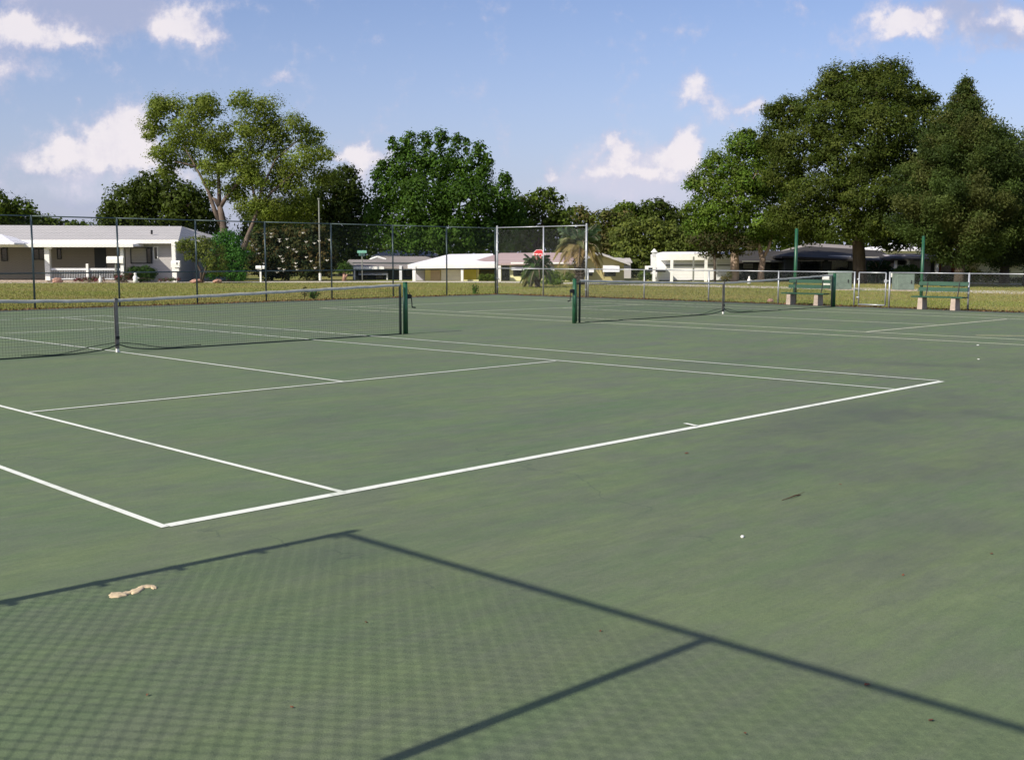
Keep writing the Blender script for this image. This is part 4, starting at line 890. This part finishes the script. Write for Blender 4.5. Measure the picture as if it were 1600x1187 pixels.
# cedars at the right edge
def conifer(label, px, d, row_top, row_bot, halfw, pal, n=230, leaf=.15, base_row=None, lean=0, group='dark cedars at the right edge'):
    b = GD(px, d); t = thing('cedar_tree', label, 'tree', b, group); zt = HZ(px, row_top, d); zb = HZ(px, row_bot, d); k = d / 1747
    P, SZ, NN, TT = [], [], [], []; mb = MB(); pal = np.array(pal)
    pts = [b + [0, 0, -.1], b + [0, 0, zb], b + [0, 0, zb + (zt - zb) * .5] + RH * lean * .5, b + [0, 0, zt - .2] + RH * lean]; mb.tube(pts, [.36, .28, .15, .02], 8)
    for i in range(n):
        s = (i + rng.uniform(0, 1)) / n; s = s ** .85                      # 0 bottom 1 top
        prof = min(1., (s / .10) ** .5) * (1 - s) ** .82 * 1.08 * (1 - .45 * max(0, (s - .65) / .35)) + .01
        R_ = halfw * k * prof * rng.choice([rng.uniform(.55, .85), rng.uniform(.85, 1.05), rng.uniform(1., 1.25)], p=[.40, .36, .24]); a = rng.uniform(0, 2 * math.pi); z = zb + (zt - zb) * s
        o = b + [0, 0, z] + RH * lean * s; dr = RH * math.cos(a) + FH * math.sin(a) * .9; tip = o + dr * R_ + np.array([0, 0, R_ * .36 + .3])
        pl, rs = limb(o, tip, .05, .008, 4, .04); mb.tube(pl, rs, 4)
        col = pal[rng.integers(len(pal))] * rng.uniform(.75, 1.2)
        for j in range(max(4, int(6 * R_ / .9))):
            f = rng.uniform(.28, 1.04); c = o + (tip - o) * f + rng.normal(size=3) * .10; rr = (.24 + .30 * (1 - abs(f - .6))) * (.35 + .65 * min(1, (1 - s) / .4)); m_ = int(44 * (rr / .4) ** 2 * (.15 / leaf) ** 2 * 1.25)
            w_ = rng.normal(size=(m_, 3)); w_ *= rr * .55; w_[:, 2] *= .75
            P.append(c + w_ + dr * (rng.uniform(-.1, .35, size=(m_, 1)))); SZ.append(leaf * rng.uniform(.6, 1.5, m_)); NN.append(rng.normal(size=(m_, 3)) + np.array([0, 0, .35]) + dr * .25)
            TT.append(col * rng.uniform(.85, 1.15, size=(m_, 1)))
    # ragged leader tips
    for q in range(16):
        s = rng.uniform(.72, 1.0); a = rng.uniform(0, 6.28); o = b + [0, 0, zb + (zt - zb) * s] + RH * lean * s + (RH * math.cos(a) + FH * math.sin(a)) * halfw * k * (1 - s) * .9
        m_ = 60; w_ = rng.normal(size=(m_, 3)) * [.10, .10, .30]; P.append(o + w_ + [0, 0, .35]); SZ.append(leaf * rng.uniform(.6, 1.2, m_)); NN.append(rng.normal(size=(m_, 3)) * [1, 1, .4]); TT.append(pal[0] * rng.uniform(.8, 1.2, size=(m_, 1)))
    leaves('crown', np.concatenate(P), np.concatenate(SZ), np.concatenate(NN), np.concatenate(TT), 'leaf', t, aspect=.4)
    mb.build('trunk', 'bark', t, smooth=True); return t
conifer('broad olive green cedar with a pointed top right of the big oak', 1500, 62, 134, 418, 108, CD, n=330, leaf=.14, lean=-.15)
conifer('grey green cedar cut off by the right edge of the picture', 1608, 64, 200, 416, 72, [(.058, .080, .040), (.048, .068, .034)], n=300, leaf=.14)
conifer('dark cedar standing behind and between the other two at the right edge', 1570, 70, 235, 420, 60, CD, n=260, leaf=.15)
# shrubs
def shrub(name, label, cat, px, d, blobs, pal, leaf=.09, bark='bark', group=None, **kw):
    kw.setdefault('clump', .26); kw.setdefault('trunk_r', .06); kw.setdefault('inner', .8)
    return tree(name, label, cat, px, blobs, d, pal, leaf=leaf, bark=bark, group=group, **kw)
shrub('bright_green_shrub', 'bright green rounded shrub right of the bungalow', 'shrub', 356, 73, [(355, 378, 26, 22, 0), (362, 400, 28, 24, 0), (345, 415, 26, 20, 0), (368, 425, 20, 16, 0), (335, 425, 16, 12, 0)], [(.055, .16, .022), (.07, .18, .028)], leaf=.12)
shrub('branching_shrub', 'dull olive shrub with bare twisted lower branches beside the white downspout', 'shrub', 315, 69, [(290, 385, 18, 12, 0), (310, 380, 24, 12, 0), (330, 395, 24, 18, 0), (300, 400, 14, 8, 0), (340, 415, 20, 14, 0)], OL, leaf=.11, dens=.8, inner=.3,
      limbs=[([(315, 440), (314, 425), (306, 408), (290, 398), (280, 388)], [.09, .08, .06, .045, .02]), ([(315, 440), (322, 418), (330, 400)], [.08, .06, .03]), ([(308, 412), (312, 398), (314, 385)], [.05, .04, .02])])
shrub('clipped_hedge', 'low clipped hedge under the bungalow window', 'hedge', 218, 70.3, [(212, 424, 14, 9, 0), (226, 424, 16, 9, 0), (236, 427, 9, 8, 0), (205, 430, 8, 7, 0), (222, 432, 20, 7, 0)], [(.040, .085, .018), (.05, .10, .02)], leaf=.08)
mg = shrub('magnolia', 'wide magnolia shrub dotted with white flowers', 'shrub', 450, 76, [(415, 380, 26, 20, 0), (405, 405, 26, 24, 0), (440, 370, 30, 18, 0), (445, 400, 36, 28, 0), (480, 375, 30, 26, 0), (500, 395, 26, 30, 0), (480, 415, 34, 22, 0), (425, 425, 34, 14, 0), (510, 415, 18, 18, 0), (495, 358, 18, 12, 0)],
     [(.045, .065, .022), (.075, .080, .025), (.11, .085, .03), (.035, .055, .022)], leaf=.19, clump=.3)
for k in range(34):
    px, row = random.uniform(392, 520), random.uniform(362, 428); p_ = W(px, row, 73.6 + random.uniform(0, .8)); mb = MB()
    for j in range(6):
        a = j * math.pi / 3; q = np.array([math.cos(a), math.sin(a), 0]) * .09; n_ = np.array([-math.sin(a), math.cos(a), 0]) * .045
        mb.add([p_, p_ + q + n_ + [0, 0, .05], p_ + q * 1.6 + [0, 0, .10], p_ + q - n_ + [0, 0, .05]], [(0, 1, 2, 3)])
    mb.ball(p_ + [0, 0, .03], .055, 6, 4); mb.build('flower', 'petal', mg)
shrub('topiary_shrub', 'small round clipped bush on a reddish stem left of the low grey house', 'shrub', 538, 75, [(538, 417, 11, 8, 0), (533, 421, 7, 6, 0), (544, 420, 7, 6, 0)], [(.06, .12, .02), (.075, .14, .025)], leaf=.09, bark='rock', limbs=[([(538, 439), (538, 430), (536, 422)], [.16, .10, .05]), ([(538, 436), (543, 428)], [.10, .05])])
shrub('low_hedge', 'low green hedge in front of the yellow carport', 'hedge', 761, 74.3, [(754, 434, 8, 5, 0), (764, 433, 9, 6, 0), (772, 434, 7, 5, 0)], MG, leaf=.08)
shrub('low_hedge', 'low dark hedge along the wall left of the palm trunk', 'hedge', 893, 74.3, [(885, 432, 9, 8, 0), (898, 434, 9, 7, 0)], MG, leaf=.08)
shrub('green_bush', 'bright yellow green bush right of the stop sign', 'shrub', 866, 64, [(862, 432, 12, 9, 0), (872, 436, 9, 9, 0), (855, 440, 10, 7, 0), (868, 442, 12, 5, 0)], YG, leaf=.11, inner=.6)
shrub('round_bush', 'round clipped bush above the right utility cabinet', 'shrub', 1418, 68, [(1410, 422, 12, 8, 0), (1424, 421, 13, 9, 0), (1434, 426, 8, 8, 0), (1418, 434, 20, 10, 0), (1400, 430, 8, 8, 0)], [(.05, .10, .03), (.04, .085, .025)], leaf=.09)
shrub('low_hedge', 'long low hedge in front of the grey lavender house', 'hedge', 1485, 73, [(1470, 432, 14, 7, 0), (1490, 434, 14, 7, 0), (1508, 434, 12, 7, 0), (1455, 434, 10, 6, 0)], DG + MG, leaf=.09)
shrub('low_hedge', 'patchy low planting below the cream yellow house at the right edge', 'hedge', 1580, 71, [(1545, 433, 16, 8, 0), (1570, 436, 12, 5, 0), (1592, 437, 12, 4, 0), (1520, 430, 16, 12, 0)], DG + BR, leaf=.09)
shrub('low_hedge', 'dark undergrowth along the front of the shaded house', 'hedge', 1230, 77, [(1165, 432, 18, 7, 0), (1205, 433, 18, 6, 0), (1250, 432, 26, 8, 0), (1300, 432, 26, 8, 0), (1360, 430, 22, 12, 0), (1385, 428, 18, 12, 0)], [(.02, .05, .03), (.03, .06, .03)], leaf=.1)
shrub('low_hedge', 'small bush at the left foot of the white lamp post', 'hedge', 1008, 73, [(1005, 430, 10, 8, 0), (1018, 433, 8, 6, 0)], DG + MG, leaf=.09)
shrub('low_hedge', 'small straggly bush below the white carport, right end', 'hedge', 1135, 72, [(1132, 434, 7, 5, 0), (1140, 430, 6, 6, 0)], BR, leaf=.08)
shrub('flower_bed', 'flower bed with magenta blooms in front of the porch railing', 'flower bed', 200, 69.6, [(125, 436, 14, 3, 0), (150, 436, 16, 3, 0), (185, 433, 9, 5, 0), (200, 431, 7, 7, 0), (265, 437, 20, 2.5, 0)], [(.06, .09, .03), (.22, .06, .09), (.10, .07, .04)], leaf=.07)

def frond(mb_pts, base, az, length, rise, droop_, n=34, lw=.22):
    """returns leaflet quads data of one arching pinnate frond and its midrib points"""
    dr = np.array([math.cos(az), math.sin(az), 0]); pts = []
    for i in range(12):
        s = i / 11; pts.append(base + dr * length * (s - .12 * s * s) * math.cos(rise * .5) + np.array([0, 0, length * (math.sin(rise) * s - droop_ * s * s * s)]))
    return pts
def palm(label, px, d, row_crown, row_base, L, nf, tr, pal, leafl=.42, name='palm_tree', skirt=0):
    b = GD(px, d); t = thing(name, label, 'palm', b); zc = HZ(px, row_crown, d)
    mb = MB(); zs = np.linspace(0, zc, 26); mb.tube([b + [0, 0, z] for z in zs], [tr * (1.15 if z < .3 else 1.0) * (1 + (.14 if i % 2 else -.08)) for i, z in enumerate(zs)], 10)
    for i in range(60):   # old leaf bases
        a = i * 2.4; z = zc * (.25 + .75 * i / 60); q = np.array([math.cos(a), math.sin(a), 0]); mb.tube([b + q * tr * .8 + [0, 0, z], b + q * (tr + .13) + [0, 0, z + .22]], [.06, .025], 5)
    mb.build('trunk', 'bark', t)
    pal = np.array(pal); mr = MB(); fv = []; ft = []; c0 = b + np.array([0, 0, zc])
    V_, Tn = [], []
    for k in range(nf):
        az = k * 2.39996; s_ = k / nf; rise = R(78 - 95 * s_); dd = .25 + .55 * s_
        pts = frond(None, c0, az, L * random.uniform(.85, 1.1), rise, dd); mr.tube(pts, list(np.linspace(.035, .008, len(pts))), 4)
        col = pal[min(len(pal) - 1, int(s_ * len(pal)))] * random.uniform(.8, 1.2); P_ = np.array(pts)
        side0 = np.array([-math.sin(az), math.cos(az), 0])
        for i in range(44):
            f = .12 + .88 * i / 43; x = f * 11; j = min(10, int(x)); p_ = P_[j] + (P_[j + 1] - P_[j]) * (x - j); tg = P_[j + 1] - P_[j]; tg /= np.linalg.norm(tg)
            ll = leafl * math.sin(math.pi * (.12 + .80 * f)) * random.uniform(.8, 1.15)
            for sd in (-1, 1):
                dr = side0 * sd * .75 + tg * .55 + np.array([0, 0, random.uniform(-.35, .25)]); dr /= np.linalg.norm(dr); wv = np.cross(dr, [0, 0, 1.]); wv = wv / (np.linalg.norm(wv) + 1e-6) * .022
                V_ += [p_ - wv, p_ + wv, p_ + dr * ll * .7 + wv * .8 - [0, 0, .03 * ll], p_ + dr * ll - [0, 0, .25 * ll]]; Tn.append(col * random.uniform(.8, 1.2))
    n = len(Tn); me = bpy.data.meshes.new('fronds'); me.from_pydata([tuple(v - b) for v in V_], [], [(4 * i, 4 * i + 1, 4 * i + 2, 4 * i + 3) for i in range(n)])
    at = me.attributes.new('tint', 'FLOAT_COLOR', 'FACE'); c4 = np.ones((n, 4), np.float32); c4[:, :3] = np.array(Tn); at.data.foreach_set('color', c4.ravel()); me.materials.append(M['leaf'])
    o = bpy.data.objects.new('fronds', me); COL.objects.link(o); o.parent = t; mr.build('midribs', 'bark_pale', t); return t
palm('pindo palm with arching dry tan fronds behind the tall end post', 906, 66, 386, 440, 1.75, 40, .26, [(.10, .16, .09), (.12, .17, .085), (.17, .19, .08), (.30, .25, .11), (.34, .25, .12)], .46)
palm('small dark palm in front of the yellow house beneath the stop sign', 840, 60, 418, 448, 1.0, 26, .13, [(.04, .085, .03), (.05, .10, .03), (.07, .11, .035)], .34)
palm('tiny yellowish palm left of the stop sign', 829, 61, 434, 448, .62, 20, .08, [(.09, .13, .03), (.14, .15, .04)], .26)
palm('dark squat palm in front of the shaded house, right of the oak trunk', 1372, 72, 424, 441, 1.1, 26, .14, [(.03, .06, .03), (.035, .07, .03)], .34)
def stemplant(label, px, y_or_d, h, n, pal=((.07, .14, .03), (.09, .16, .035)), spread=.16, group='weeds along the far fence'):
    b = GD(px, y_or_d); t = thing('weed', label, 'weed', b, group); mb = MB(); P = []; Nn = []; T = []
    for i in range(n):
        a = rng.uniform(0, 6.28); tip = b + np.array([math.cos(a) * spread * rng.uniform(.2, 1), math.sin(a) * spread * rng.uniform(.2, 1), h * rng.uniform(.6, 1.)]); mb.tube([b, (b + tip) / 2 + [0, 0, .03], tip], .006, 4)
        for j in range(14):
            P.append(b + (tip - b) * rng.uniform(.2, 1) + rng.normal(size=3) * .05); Nn.append(rng.normal(size=3)); T.append(np.array(pal[rng.integers(2)]) * rng.uniform(.8, 1.2))
    mb.build('stems', 'twig', t); leaves('foliage', P, np.full(len(P), .09) * rng.uniform(.7, 1.3, len(P)), Nn, np.array(T), 'leaf', t); return t
def dfy(px, y): x = wy(px, y); return (np.array([x, y, 0]) - CAM) @ FH
stemplant('leafy weed at the fence foot, seen through the nearer net', 489, dfy(489, FY + .5), .42, 14, spread=.3); stemplant('upright green weed at the fence foot just left of the corner post', 743, dfy(743, FY + .4), .42, 10, spread=.14); stemplant('smaller weed beside the leafy one behind the nearer net', 475, dfy(475, FY + .5), .5, 4, pal=((.08, .07, .03), (.07, .1, .03)), spread=.05)

# lawn: blades standing in the dry grass, denser by the fence
def blades(n, sampler, h0, h1, w_, name):
    P = np.array([sampler() for _ in range(n)]); a = rng.uniform(0, math.pi, n); hh = rng.uniform(h0, h1, n); ln = rng.normal(size=(n, 2)) * .35
    v = np.empty((n, 4, 3)); dx = np.stack([np.cos(a), np.sin(a)], 1) * w_
    v[:, 0, :2] = P - dx; v[:, 1, :2] = P + dx; v[:, 2, :2] = P + dx * .3 + ln * hh[:, None]; v[:, 3, :2] = P - dx * .3 + ln * hh[:, None]; v[:, 0, 2] = v[:, 1, 2] = -.03; v[:, 2, 2] = v[:, 3, 2] = hh - .03
    me = bpy.data.meshes.new(name); me.vertices.add(n * 4); me.vertices.foreach_set('co', v.astype(np.float32).ravel()); me.loops.add(n * 4); me.loops.foreach_set('vertex_index', np.arange(n * 4, dtype=np.int32))
    me.polygons.add(n); me.polygons.foreach_set('loop_start', np.arange(0, n * 4, 4, dtype=np.int32)); me.polygons.foreach_set('loop_total', np.full(n, 4, dtype=np.int32))
    big = np.sin(P[:, 0] * .23) * np.sin(P[:, 1] * .31 + 1) + .6 * np.sin(P[:, 0] * .71 + P[:, 1] * .4)
    mixf = np.clip(.5 + .5 * big + rng.normal(size=n) * .35, 0, 1)[:, None]
    c = np.ones((n, 4), np.float32); c[:, :3] = (np.array([.185, .215, .050]) * (1 - mixf) + np.array([.265, .225, .085]) * mixf) * rng.uniform(.88, 1.14, (n, 1))
    at = me.attributes.new('tint', 'FLOAT_COLOR', 'FACE'); at.data.foreach_set('color', c.ravel()); me.update(calc_edges=True); me.validate(); me.materials.append(M['blade'])
    o = bpy.data.objects.new(name, me); COL.objects.link(o); return tag(o, kind='stuff')
def s1():
    while True:
        px = random.uniform(-60, 1660); q = random.random()
        row = 441 + (488 - 441) * q; g_ = G(px, row)
        if (g_[1] > FY - .35 or g_[0] > FX - .25) and (g_[1] > FY + .3 or g_[0] > FX + .2 or random.random() < .3): return g_[:2]
blades(120000, s1, .02, .07, .012, 'grass')
# leaf litter in the dirt along the slab rim
n = 5200; P = []
for i in range(n):
    if random.random() < .55: P.append((EX + .1 + random.gauss(.15, .22), random.uniform(2, 28), .0))
    else: P.append((random.uniform(5, 31), EY + .1 + random.gauss(.12, .2), .0))
P = np.array(P); P[:, 2] = rng.uniform(-.005, .03, n)
pal = np.array([(.20, .09, .05), (.13, .07, .04), (.26, .15, .08), (.10, .07, .04)])
lo_ = leaves('leaf_litter', P, rng.uniform(.04, .11, n), rng.normal(size=(n, 3)) * .5 + [0, 0, 1], pal[rng.integers(4, size=n)] * rng.uniform(.7, 1.2, (n, 1)), 'leaf', None, org=(EX, EY, 0)); tag(lo_, kind='stuff')

# ------------------------------------------------------------------ small things on the court
def scrap(label, lobes, m, name, cat, h=.012, group=None):
    b = G(*lobes[0][:2]); b[2] = .013; mb = MB()
    for (px, row, rx, ry, rot_) in lobes:
        c = G(px, row, .013); k = 20; ring = []; 
        ex = G(px + rx, row - rot_, .013) - c; ey = G(px, row - ry, .013) - c
        for s_, z in ((1., .002), (.7, h), (.25, h * .75)):
            for j in range(k):
                a = 2 * math.pi * j / k; wv = 1 + .12 * math.sin(3 * a + px) + .10 * math.sin(7 * a + row); q = c + (ex * math.cos(a) + ey * math.sin(a)) * s_ * wv; ring.append((q[0], q[1], c[2] + z * random.uniform(.8, 1.2)))
        base = [(v[0], v[1], .0125) for v in ring[:k]]
        fs = [(i * k + j, i * k + (j + 1) % k, (i + 1) * k + (j + 1) % k, (i + 1) * k + j) for i in range(2) for j in range(k)] + [tuple(2 * k + j for j in range(k))]
        fs += [(3 * k + j, 3 * k + (j + 1) % k, (j + 1) % k, j) for j in range(k)]
        mb.add(ring + base, fs)
    return tag(mb.build(name, m, smooth=True, org=b), label, cat, group)
scrap('pale tan curled dry leaf with a broad head and thin tail in the fence shadow', [(184, 929, 15, 4.2, 1), (197, 926.5, 12, 2.2, 2.5), (214, 922, 12, 4., 4), (229, 916, 13, 2.2, 1), (240, 917, 5, 3, -1)], 'dryleaf', 'dry_leaf', 'leaf', .005)
b = G(1160, 838, .018); tag(MB().ball(b, .011, 10, 6, (1.2, .9, .8), .1).build('pebble', 'pebble', smooth=True, org=b), 'small white pebble alone on the open court', 'pebble')
b = G(1528, 539, .018); tag(MB().ball(b, .022, 10, 6, (1.4, 1, .4), .1).build('pebble', 'pebble', smooth=True, org=b), 'white chip on the side court line near the right edge', 'pebble')
b = G(1529, 561, .018); tag(MB().ball(b, .018, 10, 6, (1.4, 1, .4), .1).build('pebble', 'pebble', smooth=True, org=b), 'white chip on the court below the side court line', 'pebble')
b = G(1225, 780, .016); mb = MB(); mb.tube([G(1222, 781, .016), G(1233, 777.5, .020), G(1243, 773.5, .024), G(1251, 772.5, .018)], [.002, .003, .005, .003], 5); mb.tube([G(1240, 775, .022), G(1257, 768, .02)], [.002, .001], 4)
tag(mb.build('twig', 'twig', org=b), 'thin forked brown twig lying on the open court', 'twig')
specks = [(1355, 1070, 'rust brown leaf scrap lying on the diagonal fence rail shadow', 5), (1455, 1125, 'rust coloured leaf scrap near the bottom right corner', 5), (1164, 1147, 'dark crumb by the bottom edge right of centre', 3), (572, 972, 'dark crumb in the mesh shadow below the fence corner shadow', 3), (938, 986, 'dark crumb just above the fork of the rail shadows', 3),
          (1313, 757, 'tiny dark crumb right of the twig', 2.5), (1411, 898, 'tiny brown crumb in the lower right court', 2.5), (1549, 865, 'brown crumb close to the right edge of the court', 3), (231, 1086, 'pale crumb low in the mesh shadow at the left', 3), (1073, 708, 'brown leaf crumb below the centre mark of the baseline', 4), (456, 1105, 'brown crumb at the bottom of the mesh shadow', 3)]
for px, row, lab, r_ in specks:
    b = G(px, row, .014); s_ = np.linalg.norm(G(px + r_, row, .014) - b); mb = MB(); k = 7; ang = random.uniform(0, 6)
    vs = [b + [0, 0, .006]] + [b + np.array([math.cos(ang + j * 2 * math.pi / k), math.sin(ang + j * 2 * math.pi / k), 0]) * s_ * random.uniform(.5, 1.15) + [0, 0, random.uniform(0, .008)] for j in range(k)]
    mb.add(vs, [(0, 1 + j, 1 + (j + 1) % k) for j in range(k)]); tag(mb.build('leaf_scrap', 'brownleaf', org=b), lab, 'leaf', 'specks of leaf litter on the court')
